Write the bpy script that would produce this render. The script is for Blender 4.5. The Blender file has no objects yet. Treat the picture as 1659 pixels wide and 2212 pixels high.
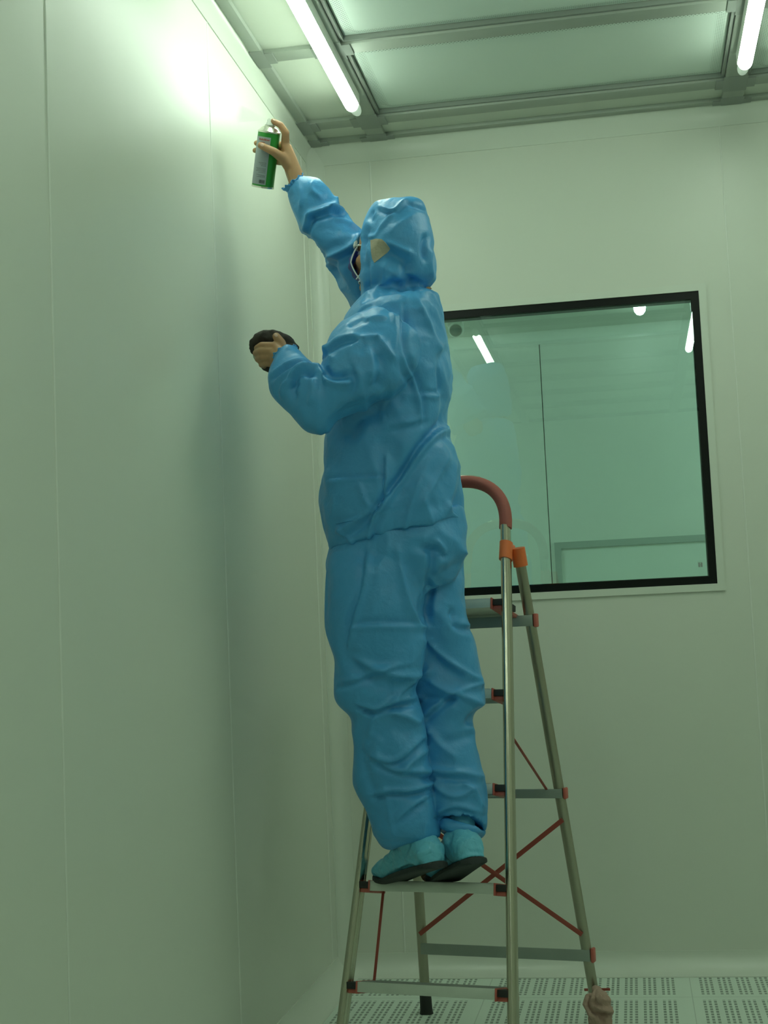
import bpy, bmesh, math, random
import numpy as np
from mathutils import Vector, Matrix, noise

S = bpy.context.scene
COL = S.collection
random.seed(4)
# ------------------------------------------------------------------ camera
F_PX, PPX, PPY = 3120.0, 829.5, 1106.0          # focal length and centre for a 1659 x 2212 frame
MC = np.array([[0.9845304, 0.16951954, -0.04430602],
               [-0.05875991, 0.08121827, -0.99496275],
               [-0.16506717, 0.98217448, 0.08992281]])
CAM = np.array([1.085, 0.0, 1.16])
cd = bpy.data.cameras.new('camera'); cam = bpy.data.objects.new('camera', cd); COL.objects.link(cam)
cd.sensor_fit = 'HORIZONTAL'; cd.sensor_width = 36.0; cd.lens = F_PX / 1659 * 36.0
cd.clip_start = 0.05; cd.clip_end = 50
r0, r1 = Vector(MC[0]).normalized(), Vector(-MC[1]).normalized()
rz = r0.cross(r1).normalized(); r1 = rz.cross(r0)
m = Matrix((r0, r1, rz)).transposed().to_4x4(); m.translation = Vector(CAM)
cam.matrix_world = m
S.camera = cam
# ------------------------------------------------------------------ world and exposure
LAMP_COL = (0.81, 1.0, 0.80); LAMP_POWER = 27; EXPOSURE = 0.0
w = bpy.data.worlds.new('world'); S.world = w; w.use_nodes = True
w.node_tree.nodes['Background'].inputs[0].default_value = (0.55, 0.7, 0.55, 1)
w.node_tree.nodes['Background'].inputs[1].default_value = 0.05
S.view_settings.view_transform = 'Standard'; S.view_settings.look = 'None'
S.view_settings.exposure = EXPOSURE; S.view_settings.gamma = 1; S.view_settings.use_curve_mapping = False

def at(x, y, Y):
    """point of the place seen at pixel (x, y) of the photograph, Y metres in front of the camera"""
    d = MC.T @ np.array([x - PPX, y - PPY, F_PX]); d = d / d[1]
    return CAM + d * (Y - CAM[1])

# ------------------------------------------------------------------ materials
def mat(name, col, rough=0.5, metal=0.0, spec=0.5, bump=None, var=None, emit=None, **kw):
    mt = bpy.data.materials.new(name); mt.use_nodes = True
    nt = mt.node_tree; b = nt.nodes['Principled BSDF']
    b.inputs['Base Color'].default_value = (*col, 1)
    b.inputs['Roughness'].default_value = rough; b.inputs['Metallic'].default_value = metal
    b.inputs['Specular IOR Level'].default_value = spec
    for k, v in kw.items(): b.inputs[k.replace('_', ' ')].default_value = v
    tc = nt.nodes.new('ShaderNodeTexCoord')
    if var:
        n = nt.nodes.new('ShaderNodeTexNoise'); n.inputs['Scale'].default_value = var[0]; n.inputs['Detail'].default_value = 5
        nt.links.new(tc.outputs['Object'], n.inputs['Vector'])
        mx = nt.nodes.new('ShaderNodeMix'); mx.data_type = 'RGBA'
        mx.inputs['A'].default_value = (*[c * (1 - var[1]) for c in col], 1)
        mx.inputs['B'].default_value = (*[min(1, c * (1 + var[1])) for c in col], 1)
        nt.links.new(n.outputs['Fac'], mx.inputs['Factor']); nt.links.new(mx.outputs['Result'], b.inputs['Base Color'])
    if bump:
        n = nt.nodes.new('ShaderNodeTexNoise'); n.inputs['Scale'].default_value = bump[0]; n.inputs['Detail'].default_value = 4
        n.inputs['Distortion'].default_value = bump[3] if len(bump) > 3 else 0
        mp = nt.nodes.new('ShaderNodeMapping'); mp.inputs['Scale'].default_value = bump[2] if len(bump) > 2 else (1, 1, 1)
        nt.links.new(tc.outputs['Object'], mp.inputs['Vector']); nt.links.new(mp.outputs[0], n.inputs['Vector'])
        bp = nt.nodes.new('ShaderNodeBump'); bp.inputs['Strength'].default_value = 1; bp.inputs['Distance'].default_value = bump[1]
        nt.links.new(n.outputs['Fac'], bp.inputs['Height']); nt.links.new(bp.outputs[0], b.inputs['Normal'])
    if emit:
        b.inputs['Emission Color'].default_value = (*emit[0], 1); b.inputs['Emission Strength'].default_value = emit[1]
    return mt

M = {}
M['wall'] = mat('painted_steel_wall', (0.66, 0.69, 0.61), 0.36, 0, 0.42, bump=(1.6, 0.004))
M['cove'] = mat('white_cove', (0.66, 0.70, 0.62), 0.28, 0, 0.5)
M['bead'] = mat('silicone_bead', (0.74, 0.77, 0.70), 0.35)
M['ceil'] = mat('ceiling_panel', (0.60, 0.64, 0.56), 0.42)
M['alu'] = mat('ceiling_aluminium', (0.36, 0.40, 0.35), 0.5, 0.1)
M['alu_dark'] = mat('ceiling_joiner', (0.27, 0.30, 0.27), 0.5, 0.1)
M['groove'] = mat('dark_groove', (0.05, 0.06, 0.05), 0.8)
M['lamp'] = mat('glowing_tube', (1, 1, 1), 0.4, emit=(LAMP_COL, LAMP_POWER))
M['lamp_cap'] = mat('glowing_end_cap', (.75, .85, .78), 0.4, emit=(LAMP_COL, 0.22))
M['white_plastic'] = mat('white_plastic', (0.72, 0.76, 0.70), 0.35)
M['steel'] = mat('brushed_steel_tube', (0.52, 0.50, 0.41), 0.2, 1.0, bump=(60, 0.0004, (1, 1, 0.05)))
M['steel2'] = mat('worn_steel_tube', (0.40, 0.38, 0.30), 0.3, 0.9, bump=(60, 0.0004, (1, 1, 0.05)))
M['tread'] = mat('aluminium_tread', (0.62, 0.66, 0.60), 0.38, 0.35, var=(30, 0.06))
M['tread_top'] = mat('ribbed_black_tread_mat', (0.28, 0.31, 0.28), 0.6, bump=(200, 0.001, (1, .05, 1)))
M['bar'] = mat('flat_steel_bar', (0.34, 0.38, 0.35), 0.4, 0.5, var=(20, 0.06))
M['red'] = mat('red_plastic', (0.50, 0.12, 0.09), 0.5)
M['redbar'] = mat('red_painted_strap', (0.36, 0.07, 0.05), 0.45)
M['foam'] = mat('dark_red_foam_grip', (0.34, 0.085, 0.065), 0.62, bump=(160, 0.0008))
M['orange'] = mat('orange_plastic', (0.78, 0.17, 0.045), 0.4)
M['black'] = mat('black_rubber', (0.02, 0.022, 0.02), 0.6)
M['skin'] = mat('skin', (0.44, 0.25, 0.128), 0.5, bump=(90, 0.0006), var=(25, 0.12), Subsurface_Weight=0.08)
M['suit'] = mat('blue_nonwoven_fabric', (0.064, 0.335, 0.68), 0.42, 0, 0.55, bump=(24, 0.0045, (1, 1, 1), 0.3), var=(3, 0.05))
M['suit2'] = mat('blue_overshoe_fabric', (0.13, 0.48, 0.66), 0.42, 0, 0.5, bump=(40, 0.004, (1, 1, 1), 1.0))
M['sole'] = mat('dark_sole', (0.022, 0.03, 0.03), 0.75, bump=(120, 0.001))
M['mask'] = mat('violet_mask_fabric', (0.13, 0.18, 0.52), 0.6, bump=(80, 0.001))
M['white_cloth'] = mat('white_binding', (0.8, 0.82, 0.8), 0.6)
M['patch'] = mat('beige_patch', (0.44, 0.40, 0.29), 0.55, bump=(35, 0.004))
M['cloth'] = mat('black_cloth', (0.028, 0.022, 0.016), 0.75, bump=(60, 0.003))
M['pink'] = mat('pinkish_towel', (0.46, 0.31, 0.25), 0.85, bump=(110, 0.004))
M['can'] = mat('green_can_paint', (0.035, 0.30, 0.045), 0.28, 0.25)
M['canmetal'] = mat('bright_tinplate', (0.75, 0.75, 0.66), 0.22, 0.9)
M['band'] = mat('black_window_band', (0.004, 0.006, 0.005), 0.35, 0, 0.25)
M['eye'] = mat('eye_white', (0.8, 0.8, 0.78), 0.2)

def mat_floor():
    mt = mat('perforated_floor_panel', (0.70, 0.80, 0.72), 0.4); nt = mt.node_tree; b = nt.nodes['Principled BSDF']
    tc = nt.nodes.new('ShaderNodeTexCoord'); sp = nt.nodes.new('ShaderNodeSeparateXYZ'); nt.links.new(tc.outputs['Object'], sp.inputs[0])
    def mt2(op, a, v, v2=None):
        n = nt.nodes.new('ShaderNodeMath'); n.operation = op
        nt.links.new(a, n.inputs[0])
        if hasattr(v, 'links'): nt.links.new(v, n.inputs[1])
        elif v is not None: n.inputs[1].default_value = v
        if v2 is not None: n.inputs[2].default_value = v2
        return n.outputs[0]
    def saw(a, off, per): return mt2('PINGPONG', mt2('ADD', a, off), per / 2)     # 0 at off, per/2 midway
    X, Y = sp.outputs[0], sp.outputs[1]
    tx = mt2('MODULO', mt2('ADD', X, 6 - 0.0), 0.66)   # panel width .66 (seams at 0.54, 1.20)
    tx = mt2('MODULO', mt2('ADD', X, 6.06 + 0.0), 0.66)
    ty = mt2('MODULO', mt2('ADD', Y, 6 - 5.02 + 0.64 * 10), 0.64)
    inx = mt2('MULTIPLY', mt2('GREATER_THAN', tx, 0.032), mt2('LESS_THAN', tx, 0.628))
    iny = mt2('MULTIPLY', mt2('GREATER_THAN', ty, 0.035), mt2('LESS_THAN', ty, 0.605))
    g = mt2('MODULO', mt2('ADD', tx, -0.032), 0.0596)
    s = mt2('MODULO', g, 0.0166)
    col = mt2('MULTIPLY', mt2('LESS_THAN', s, 0.0085), mt2('LESS_THAN', g, 0.0498))
    rr = mt2('MODULO', ty, 0.030); row = mt2('LESS_THAN', rr, 0.021)
    hole = mt2('MULTIPLY', mt2('MULTIPLY', inx, iny), mt2('MULTIPLY', col, row))
    seam = mt2('MAXIMUM', mt2('LESS_THAN', tx, 0.003), mt2('LESS_THAN', ty, 0.004))
    fac = mt2('MAXIMUM', mt2('MULTIPLY', hole, 0.78), mt2('MULTIPLY', seam, 0.3))
    mx = nt.nodes.new('ShaderNodeMix'); mx.data_type = 'RGBA'
    mx.inputs['A'].default_value = (0.68, 0.78, 0.69, 1); mx.inputs['B'].default_value = (0.09, 0.13, 0.10, 1)
    nt.links.new(fac, mx.inputs['Factor']); nt.links.new(mx.outputs['Result'], b.inputs['Base Color'])
    bp = nt.nodes.new('ShaderNodeBump'); bp.inputs['Distance'].default_value = 0.003; bp.invert = True
    nt.links.new(fac, bp.inputs['Height']); nt.links.new(bp.outputs[0], b.inputs['Normal'])
    return mt
M['floor'] = mat_floor()

def mat_perf():
    mt = mat('perforated_diffuser_mesh', (0.5, 0.6, 0.54), 0.42, 0.25); nt = mt.node_tree; b = nt.nodes['Principled BSDF']
    tc = nt.nodes.new('ShaderNodeTexCoord'); mp = nt.nodes.new('ShaderNodeMapping')
    mp.inputs['Rotation'].default_value = (0, 0, math.radians(45)); mp.inputs['Scale'].default_value = (125, 125, 125)
    nt.links.new(tc.outputs['Object'], mp.inputs[0])
    v = nt.nodes.new('ShaderNodeTexVoronoi'); v.inputs['Scale'].default_value = 1; v.inputs['Randomness'].default_value = 0
    nt.links.new(mp.outputs[0], v.inputs['Vector'])
    l = nt.nodes.new('ShaderNodeMath'); l.operation = 'LESS_THAN'; l.inputs[1].default_value = 0.30; nt.links.new(v.outputs['Distance'], l.inputs[0])
    mx = nt.nodes.new('ShaderNodeMix'); mx.data_type = 'RGBA'
    mx.inputs['A'].default_value = (0.66, 0.76, 0.70, 1); mx.inputs['B'].default_value = (0.20, 0.27, 0.23, 1)
    nt.links.new(l.outputs[0], mx.inputs['Factor']); nt.links.new(mx.outputs['Result'], b.inputs['Base Color'])
    return mt
M['perf'] = mat_perf()

def mat_glass(name, tint, refl):
    mt = bpy.data.materials.new(name); mt.use_nodes = True; nt = mt.node_tree; nt.nodes.clear()
    o = nt.nodes.new('ShaderNodeOutputMaterial'); t = nt.nodes.new('ShaderNodeBsdfTransparent'); g = nt.nodes.new('ShaderNodeBsdfGlossy')
    t.inputs[0].default_value = (*tint, 1); g.inputs['Roughness'].default_value = 0.0; g.inputs[0].default_value = (1, 1, 1, 1)
    f = nt.nodes.new('ShaderNodeFresnel'); f.inputs[0].default_value = refl
    x = nt.nodes.new('ShaderNodeMixShader'); nt.links.new(f.outputs[0], x.inputs[0]); nt.links.new(t.outputs[0], x.inputs[1]); nt.links.new(g.outputs[0], x.inputs[2])
    nt.links.new(x.outputs[0], o.inputs[0]); return mt
M['glass'] = mat_glass('teal_window_glass', (0.80, 0.97, 0.91), 1.62)
M['lens'] = mat_glass('clear_lens', (0.75, 0.8, 0.72), 1.6)

# ------------------------------------------------------------------ helpers
def link(name, bm, m, parent=None, smooth=True):
    me = bpy.data.meshes.new(name); bmesh.ops.recalc_face_normals(bm, faces=bm.faces[:]); bm.to_mesh(me); bm.free()
    if smooth:
        for p in me.polygons: p.use_smooth = True
        me.set_sharp_from_angle(angle=math.radians(35))
    o = bpy.data.objects.new(name, me); COL.objects.link(o)
    for k in (m if isinstance(m, (list, tuple)) else [m]): me.materials.append(M[k] if isinstance(k, str) else k)
    if parent: o.parent = parent; o.matrix_parent_inverse = parent.matrix_world.inverted()
    return o
def tag(o, label=None, cat=None, group=None, kind=None):
    for k, v in (('label', label), ('category', cat), ('group', group), ('kind', kind)):
        if v: o[k] = v
    return o
def struct(name, bm, m, parent=None, smooth=True):
    o = link(name, bm, m, parent, smooth); o['kind'] = 'structure'; return o
def empty(name, loc, label, cat, group=None):
    o = bpy.data.objects.new(name, None); o.empty_display_size = 0.1; COL.objects.link(o); o.location = loc
    bpy.context.view_layer.update(); tag(o, label, cat, group); return o
def box(bm, lo, hi, bev=0.0, mtx=None):
    g = bmesh.ops.create_cube(bm, size=1.0); vs = g['verts']
    for v in vs:
        v.co = Vector([(lo[i] + hi[i]) / 2 + v.co[i] * (hi[i] - lo[i]) for i in range(3)])
    if bev > 0:
        es = list({e for v in vs for e in v.link_edges})
        r = bmesh.ops.bevel(bm, geom=es, offset=bev, segments=2, affect='EDGES', profile=0.5)
        vs = list({v for f in r['faces'] for v in f.verts} | {v for v in vs if v.is_valid})
    if mtx is not None:
        for v in vs: v.co = mtx @ v.co
    return vs
def boxes(*bs, bev=0.0):
    bm = bmesh.new()
    for lo, hi in bs: box(bm, lo, hi, bev)
    return bm
def sweep(bm, pts, ra, rb=None, up=(0, 1, 0), n=16, cap=True, radii=None):
    """oval tube along pts; ra along `up`, rb across"""
    rb = ra if rb is None else rb
    pts = [Vector(p) for p in pts]; rings = []
    for i, p in enumerate(pts):
        t = (pts[min(i + 1, len(pts) - 1)] - pts[max(i - 1, 0)]).normalized()
        u = Vector(up); u = (u - t * u.dot(t)).normalized(); v = t.cross(u)
        k = radii[i] if radii else 1.0
        rings.append([bm.verts.new(p + u * math.cos(a) * ra * k + v * math.sin(a) * rb * k) for a in [2 * math.pi * j / n for j in range(n)]])
    for a, b in zip(rings, rings[1:]):
        for j in range(n): bm.faces.new((a[j], a[(j + 1) % n], b[(j + 1) % n], b[j]))
    if cap: bm.faces.new(rings[0][::-1]); bm.faces.new(rings[-1])
    return rings
def lathe(bm, prof, n=32, mtx=Matrix()):
    rings = [[bm.verts.new(mtx @ Vector((r * math.cos(2 * math.pi * j / n), r * math.sin(2 * math.pi * j / n), z))) for j in range(n)] for r, z in prof]
    for a, b in zip(rings, rings[1:]):
        for j in range(n): bm.faces.new((a[j], a[(j + 1) % n], b[(j + 1) % n], b[j]))
    bm.faces.new(rings[0][::-1]); bm.faces.new(rings[-1])
def bar(bm, p, q, wdt, thk, nrm, bev=0.001):
    """flat bar from p to q; wide across, thin along nrm"""
    p, q = Vector(p), Vector(q); t = (q - p); L = t.length; t.normalize()
    n = Vector(nrm); n = (n - t * n.dot(t)).normalized(); s = t.cross(n)
    mt = Matrix((s, n, t)).transposed().to_4x4(); mt.translation = (p + q) / 2
    box(bm, (-wdt / 2, -thk / 2, -L / 2), (wdt / 2, thk / 2, L / 2), bev, mt)

# ------------------------------------------------------------------ room shell
D, CZ, XR, YB = 5.116, 3.0, 3.85, -2.2
def panel_wall(name, run, x0, x1, joints, z0, z1, hole=None):
    """run 'x': back style wall in the XZ plane at y=D ; run 'y': left wall at x=0"""
    bm = bmesh.new(); g = 0.0015
    cuts = [x0] + [j for j in joints if x0 < j < x1] + [x1]
    def add(a, b, c, d, o=0.0, t=0.05):
        if run == 'x': box(bm, (a, D - o, c), (b, D + t, d))
        else: box(bm, (-t, a, c), (o, b, d))
    for a, b in zip(cuts, cuts[1:]):
        a2, b2 = a + g, b - g
        if hole and a2 < hole[1] and b2 > hole[0]:
            hx0, hx1, hz0, hz1 = hole
            l, r = max(a2, hx0), min(b2, hx1)
            if a2 < hx0: add(a2, hx0, z0, z1)
            if b2 > hx1: add(hx1, b2, z0, z1)
            add(l, r, z0, hz0); add(l, r, hz1, z1)
        else: add(a2, b2, z0, z1)
    return struct(name, bm, 'wall', smooth=False)
jl = [-2.06, -0.88, 0.29, 1.46, 2.64, 3.81, 4.98]; jb = [0.23, 1.49, 2.74]
panel_wall('wall_left', 'y', YB, D, jl, 0, CZ)
hole = (0.315, 1.395, 1.298, 2.356)
panel_wall('wall_back', 'x', 0, XR, jb, 0, CZ, hole)
struct('wall_right', boxes(((XR, YB, 0), (XR + 0.05, D + .05, CZ))), 'wall')
struct('wall_front', boxes(((-0.05, YB - 0.05, 0), (XR + .05, YB, CZ))), 'wall')
struct('floor', boxes(((-0.05, YB, -0.05), (XR, D + 0.05, 0))), 'floor')
struct('ceiling', boxes(((-0.05, YB, CZ + 0.030), (XR, D + 0.05, CZ + 0.06)), ((-0.0, YB, CZ + 0.010), (.27, D, CZ + 0.02)), ((.27, 4.90, CZ + 0.010), (XR, D, CZ + 0.02)), ((2.79, YB, CZ + .010), (XR, 4.90, CZ + .02))), 'ceil', smooth=False)
n_trim = [0]
def trim(bm, m, smooth=True):
    n_trim[0] += 1; return struct('trim_%d' % n_trim[0], bm, m, smooth=smooth)
# silicone beads over the wall joints
for y in jl:
    bm = bmesh.new(); sweep(bm, [(0, y, 0.07), (0, y, 2.93)], 0.0022, 0.0035, up=(1, 0, 0), n=10); trim(bm, 'bead')
for x in jb:
    bm = bmesh.new()
    if hole[0] < x < hole[1]:
        continue
    sweep(bm, [(x, D, 0.07), (x, D, 2.93)], 0.0018, 0.003, up=(0, 1, 0), n=10); trim(bm, 'bead')
# concave coves
def cove(p, q, a, b, R=0.07, m='cove', Rb=None):
    """quarter-round cove running p->q in the corner; a, b = unit directions along the two walls"""
    p, q, a, b = map(Vector, (p, q, a, b)); bm = bmesh.new(); prof = []; Rb = Rb or R
    prof.append(a * (R + .004) + b * 0.0); prof.append(a * (R + .004) + b * 0.003)
    for k in range(13):
        t = math.pi / 2 * k / 12
        prof.append(a * (R - R * math.sin(t)) + b * (Rb - Rb * math.cos(t)) + (a + b) * 0.003)
    prof.append(b * (Rb + .004) + a * 0.003); prof.append(b * (Rb + .004)); prof.append(a * 0 + b * 0)
    rA = [bm.verts.new(p + v) for v in prof]; rB = [bm.verts.new(q + v) for v in prof]; n = len(prof)
    for i in range(n): bm.faces.new((rA[i], rA[(i + 1) % n], rB[(i + 1) % n], rB[i]))
    bm.faces.new(rA[::-1]); bm.faces.new(rB)
    return trim(bm, m)
X, Y, Z = (1, 0, 0), (0, 1, 0), (0, 0, 1); nX, nY, nZ = (-1, 0, 0), (0, -1, 0), (0, 0, -1)
cove((0, YB, CZ), (0, D, CZ), nZ, X, Rb=.02); cove((0, D, CZ), (XR, D, CZ), nZ, nY, Rb=.02)
trim(boxes(((0, YB, CZ), (.024, D, CZ + .014)), ((.024, D - .024, CZ), (XR, D, CZ + .014))), 'cove')
cove((0, YB, 0), (0, D, 0), X, Z); cove((0, D, 0), (XR, D, 0), nY, Z)
cove((0, D, 0.0), (0, D, CZ), X, nY, 0.055)
# ceiling beams (aluminium), joints plates
xb = [(0.040, 0.034), (0.270, 0.065), (1.535, 0.072), (2.787, 0.072)]
for x, wd in xb:
    trim(boxes(((x - wd / 2, YB, CZ - 0.006), (x + wd / 2, D - .0, CZ + 0.031)), bev=0.002), 'alu')
yb = [(5.074, 0.038)] + [(4.897 - 0.632 * k, 0.072) for k in range(0, 11)]
for y, wd in yb:
    trim(boxes(((0.055, y - wd / 2, CZ - 0.0035), (XR, y + wd / 2, CZ + 0.031)), bev=0.002), 'alu')
for x, wd in xb:
    for y, hd in yb:
        if y > 3: 
            e = 0.03
            bm = boxes(((max(.023, x - wd / 2 - e), y - hd / 2 - .004, CZ - 0.0072), (x + wd / 2 + e, min(D - .026, y + hd / 2 + .004), CZ - .003)), ((x - wd / 2 - .004, y - hd / 2 - e, CZ - 0.0076), (x + wd / 2 + .004, min(D - .026, y + hd / 2 + e), CZ - .003)), bev=0.001)
            trim(bm, 'alu_dark')
# air filter panels (perforated) in the ceiling grid
names = {(0, 1): 'perforated ceiling diffuser panel right of the long lamp, second bay from the back wall',
         (0, 0): 'wide perforated ceiling diffuser panel nearest the back wall, between the two lamps',
         (1, 0): 'perforated ceiling diffuser panel at the top right corner, beyond the right lamp'}
def filt(x0, x1, y0, y1, label):
    t = empty('air_diffuser_panel', ((x0 + x1) / 2, (y0 + y1) / 2, CZ), label, 'ceiling diffuser', 'perforated diffusers in the ceiling grid')
    link('frame', boxes(((x0, y0, CZ + .004), (x0 + .010, y1, CZ + .024)), ((x1 - .010, y0, CZ + .004), (x1, y1, CZ + .024)),
                        ((x0 + .010, y0, CZ + .004), (x1 - .010, y0 + .010, CZ + .024)), ((x0 + .010, y1 - .010, CZ + .004), (x1 - .010, y1, CZ + .024))), 'alu_dark', t, False)  # dark frame colour stands in for the shadow gap along the beams
    bm = bmesh.new(); gx, gy = 24, 12
    V = [[bm.verts.new((x0 + .012 + (x1 - x0 - .024) * i / gx, y0 + .012 + (y1 - y0 - .024) * j / gy,
          CZ + 0.019 - 0.006 * min(1, min(i, gx - i, ) / 1.0, min(j, gy - j) / 1.0))) for j in range(gy + 1)] for i in range(gx + 1)]
    for i in range(gx):
        for j in range(gy): bm.faces.new((V[i][j], V[i][j + 1], V[i + 1][j + 1], V[i + 1][j]))
    link('diffuser_mesh', bm, 'perf', t)
for bi, (x0, x1) in enumerate(((0.305, 1.497), (1.573, 2.749))):
    for k in range(0, 8):
        y1 = 4.897 - 0.632 * k - 0.038; y0 = y1 - 0.556
        if (bi, k) in names: lab = names[(bi, k)]
        else: lab = 'perforated ceiling diffuser panel between lamp rows, out of the picture above the camera'
        if (bi, k) in names or k in (3, 4, 5, 6): filt(x0, x1, y0, y1, lab)
# ------------------------------------------------------------------ lamps
def lamp(x, y0, y1, label):
    t = empty('ceiling_lamp', (x, (y0 + y1) / 2, CZ), label, 'ceiling lamp', 'slim tube lamps under the ceiling')
    r = 0.030; zc = CZ - 0.046
    bm = bmesh.new()
    box(bm, (x - .0245, y0 - .004, CZ - .047), (x + .0245, y1 - .004, CZ - .0035), .004)
    link('housing', bm, 'white_plastic', t)
    bm = bmesh.new(); pts = []; rad = []
    for k in range(9):
        a = math.pi / 2 * k / 8; pts.append((x, y0 + r * (1 - math.sin(a)), zc)); rad.append(max(.03, math.cos(a)) if False else max(.05, math.sin(math.pi / 2 * k / 8)))
    pts = [(x, y0 + r * (1 - math.cos(math.pi / 2 * k / 8)), zc) for k in range(9)]; rad = [max(.05, math.sin(math.pi / 2 * k / 8)) for k in range(9)]
    pts += [(x, y1 - r * (1 - math.cos(math.pi / 2 * k / 8)), zc) for k in range(8, -1, -1)]; rad += [max(.05, math.sin(math.pi / 2 * k / 8)) for k in range(8, -1, -1)]
    sweep(bm, pts, 0.026, 0.0235, up=(0, 0, 1), n=24, radii=rad)
    link('light_tube', bm, 'lamp', t)
    for yy, s in ((y1, 1), (y0, -1)):
        bm = bmesh.new(); pts = [(x, yy + s * (.0 + .095 * k / 8), CZ - .036) for k in range(9)]
        sweep(bm, pts, 0.019, 0.019, up=(0, 0, 1), n=20, radii=[1, 1, 1, 1, .98, .93, .84, .66, .25])
        link('end_cap', bm, 'lamp_cap', t)
lamp(0.262, 3.37, 4.635, 'long glowing white tube lamp over the spray can, nearer the left wall')
lamp(1.543, 3.37, 4.635, 'glowing white tube lamp at the top right corner of the picture')
L2 = 'glowing tube lamp seen only as a reflection in the upper left part of the window'
lamp(0.269, 0.84, 1.80, L2)
lamp(1.543, 0.84, 1.98, L2.replace('left part', 'right corner'))
L3 = 'glowing tube lamp out of the picture on the far right of the ceiling'
lamp(2.787, 3.37, 4.635, L3); lamp(2.787, 0.84, 2.10, L3)
for x_ in (2.787,): lamp(x_, -1.69, -0.43, L3.replace('on the far right of the ceiling', 'behind the photographer, added as fill light'))  # unseen lamp added to lift the light on the lower walls
# ------------------------------------------------------------------ window and the corridor behind it
wx0, wx1, wz0, wz1 = 0.29, 1.406, 1.287, 2.367
def ring_frame(x0, x1, z0, z1, wdt, y0, y1, bev=0.0015):
    bm = bmesh.new()
    o = [(x0, z0), (x1, z0), (x1, z1), (x0, z1)]; i = [(x0 + wdt, z0 + wdt), (x1 - wdt, z0 + wdt), (x1 - wdt, z1 - wdt), (x0 + wdt, z1 - wdt)]
    for k in range(4):
        a, b, c, d = o[k], o[(k + 1) % 4], i[(k + 1) % 4], i[k]
        f = [bm.verts.new((p[0], y0, p[1])) for p in (a, b, c, d)]; g = [bm.verts.new((p[0], y1, p[1])) for p in (a, b, c, d)]
        bm.faces.new(f); bm.faces.new(g[::-1])
        for q in range(4): bm.faces.new((f[q], g[q], g[(q + 1) % 4], f[(q + 1) % 4]))
    return bm
win = bpy.data.objects.new('window_1', None); COL.objects.link(win); win.location = ((wx0 + wx1) / 2, D, wz0); win['kind'] = 'structure'
bpy.context.view_layer.update()
link('window_frame', ring_frame(wx0, wx1, wz0, wz1, 0.025, D - 0.006, D + 0.05), 'cove', win, False)
link('black_border', ring_frame(wx0 + .025, wx1 - .025, wz0 + .025, wz1 - .025, 0.026, D - 0.0012, D - .0002), 'band', win, False)
link('inner_frame', ring_frame(wx0 + .045, wx1 - .045, wz0 + .045, wz1 - .045, 0.009, D + 0.012, D + 0.05), 'band', win, False)
link('window_pane', boxes(((wx0 + .025, D + .0002, wz0 + .025), (wx1 - .025, D + .0008, wz1 - .025))), 'glass', win, False)
# corridor
YC = 6.8
struct('wall_corridor_back', boxes(((-2.0, YC, 0), (0.723, YC + .05, 2.612)), ((0.727, YC, 0), (4.2, YC + .05, 2.612))), 'wall', smooth=False)
struct('wall_corridor_left', boxes(((-2.05, D + .05, 0), (-2.0, YC + .05, 2.612))), 'wall')
struct('wall_corridor_right', boxes(((4.2, D + .05, 0), (4.25, YC + .05, 2.612))), 'wall')
struct('ceiling_corridor', boxes(((-2.05, D + .05, 2.592), (4.25, YC + .05, 2.65))), 'ceil')
struct('floor_corridor', boxes(((-2.05, D + .05, -0.05), (4.25, YC + .05, 0))), 'ceil')
cove((-2.0, YC, 2.60), (4.2, YC, 2.60), nY, nZ, 0.06)
w2 = bpy.data.objects.new('window_2', None); COL.objects.link(w2); w2.location = (1.4, YC, .7); w2['kind'] = 'structure'
bpy.context.view_layer.update()
link('window_frame', ring_frame(0.745, 2.2, 0.6, 1.590, 0.03, YC - 0.012, YC), 'alu', w2, False)
link('window_pane', boxes(((0.775, YC - .004, 0.63), (2.17, YC - .001, 1.56))), 'cove', w2, False)
# corridor lamp
t = empty('corridor_downlight', (1.195, 6.3, 2.592), 'small bright round lamp seen through the top of the window', 'lamp')
bm = bmesh.new(); lathe(bm, [(0.05, 0), (0.05, -.008), (0.043, -.010)], 24, Matrix.Translation((1.195, 6.3, 2.592))); link('rim', bm, 'white_plastic', t)
bm = bmesh.new(); lathe(bm, [(0.026, 0), (0.026, -.030), (0.023, -.044), (0.014, -.056), (.003, -.060)], 24, Matrix.Translation((1.195, 6.3, 2.59)))
M['lamp2'] = mat('corridor_bulb', (1, 1, 1), 0.4, emit=((0.85, 1, 0.9), 30)); link('bulb', bm, 'lamp2', t)
M['lamp3'] = mat('corridor_fill_tube', (1, 1, 1), 0.4, emit=((0.80, 1, 0.96), 62))
for xx, ll in ((-0.9, 'unseen tube lamp added to light the corridor left of the window, hidden behind the wall'), (2.9, 'unseen tube lamp added to light the corridor right of the window, hidden behind the wall')):  # unseen tubes, added to brighten the corridor behind the glass
    t = empty('corridor_fill_lamp', (xx, 5.9, 2.60), ll, 'ceiling lamp')
    link('housing', boxes(((xx - .6, 5.87, 2.57), (xx + .6, 5.93, 2.60))), 'white_plastic', t)
    bm = bmesh.new(); sweep(bm, [(xx - .58, 5.9, 2.55), (xx + .58, 5.9, 2.55)], .026); link('light_tube', bm, 'lamp3', t)
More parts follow.
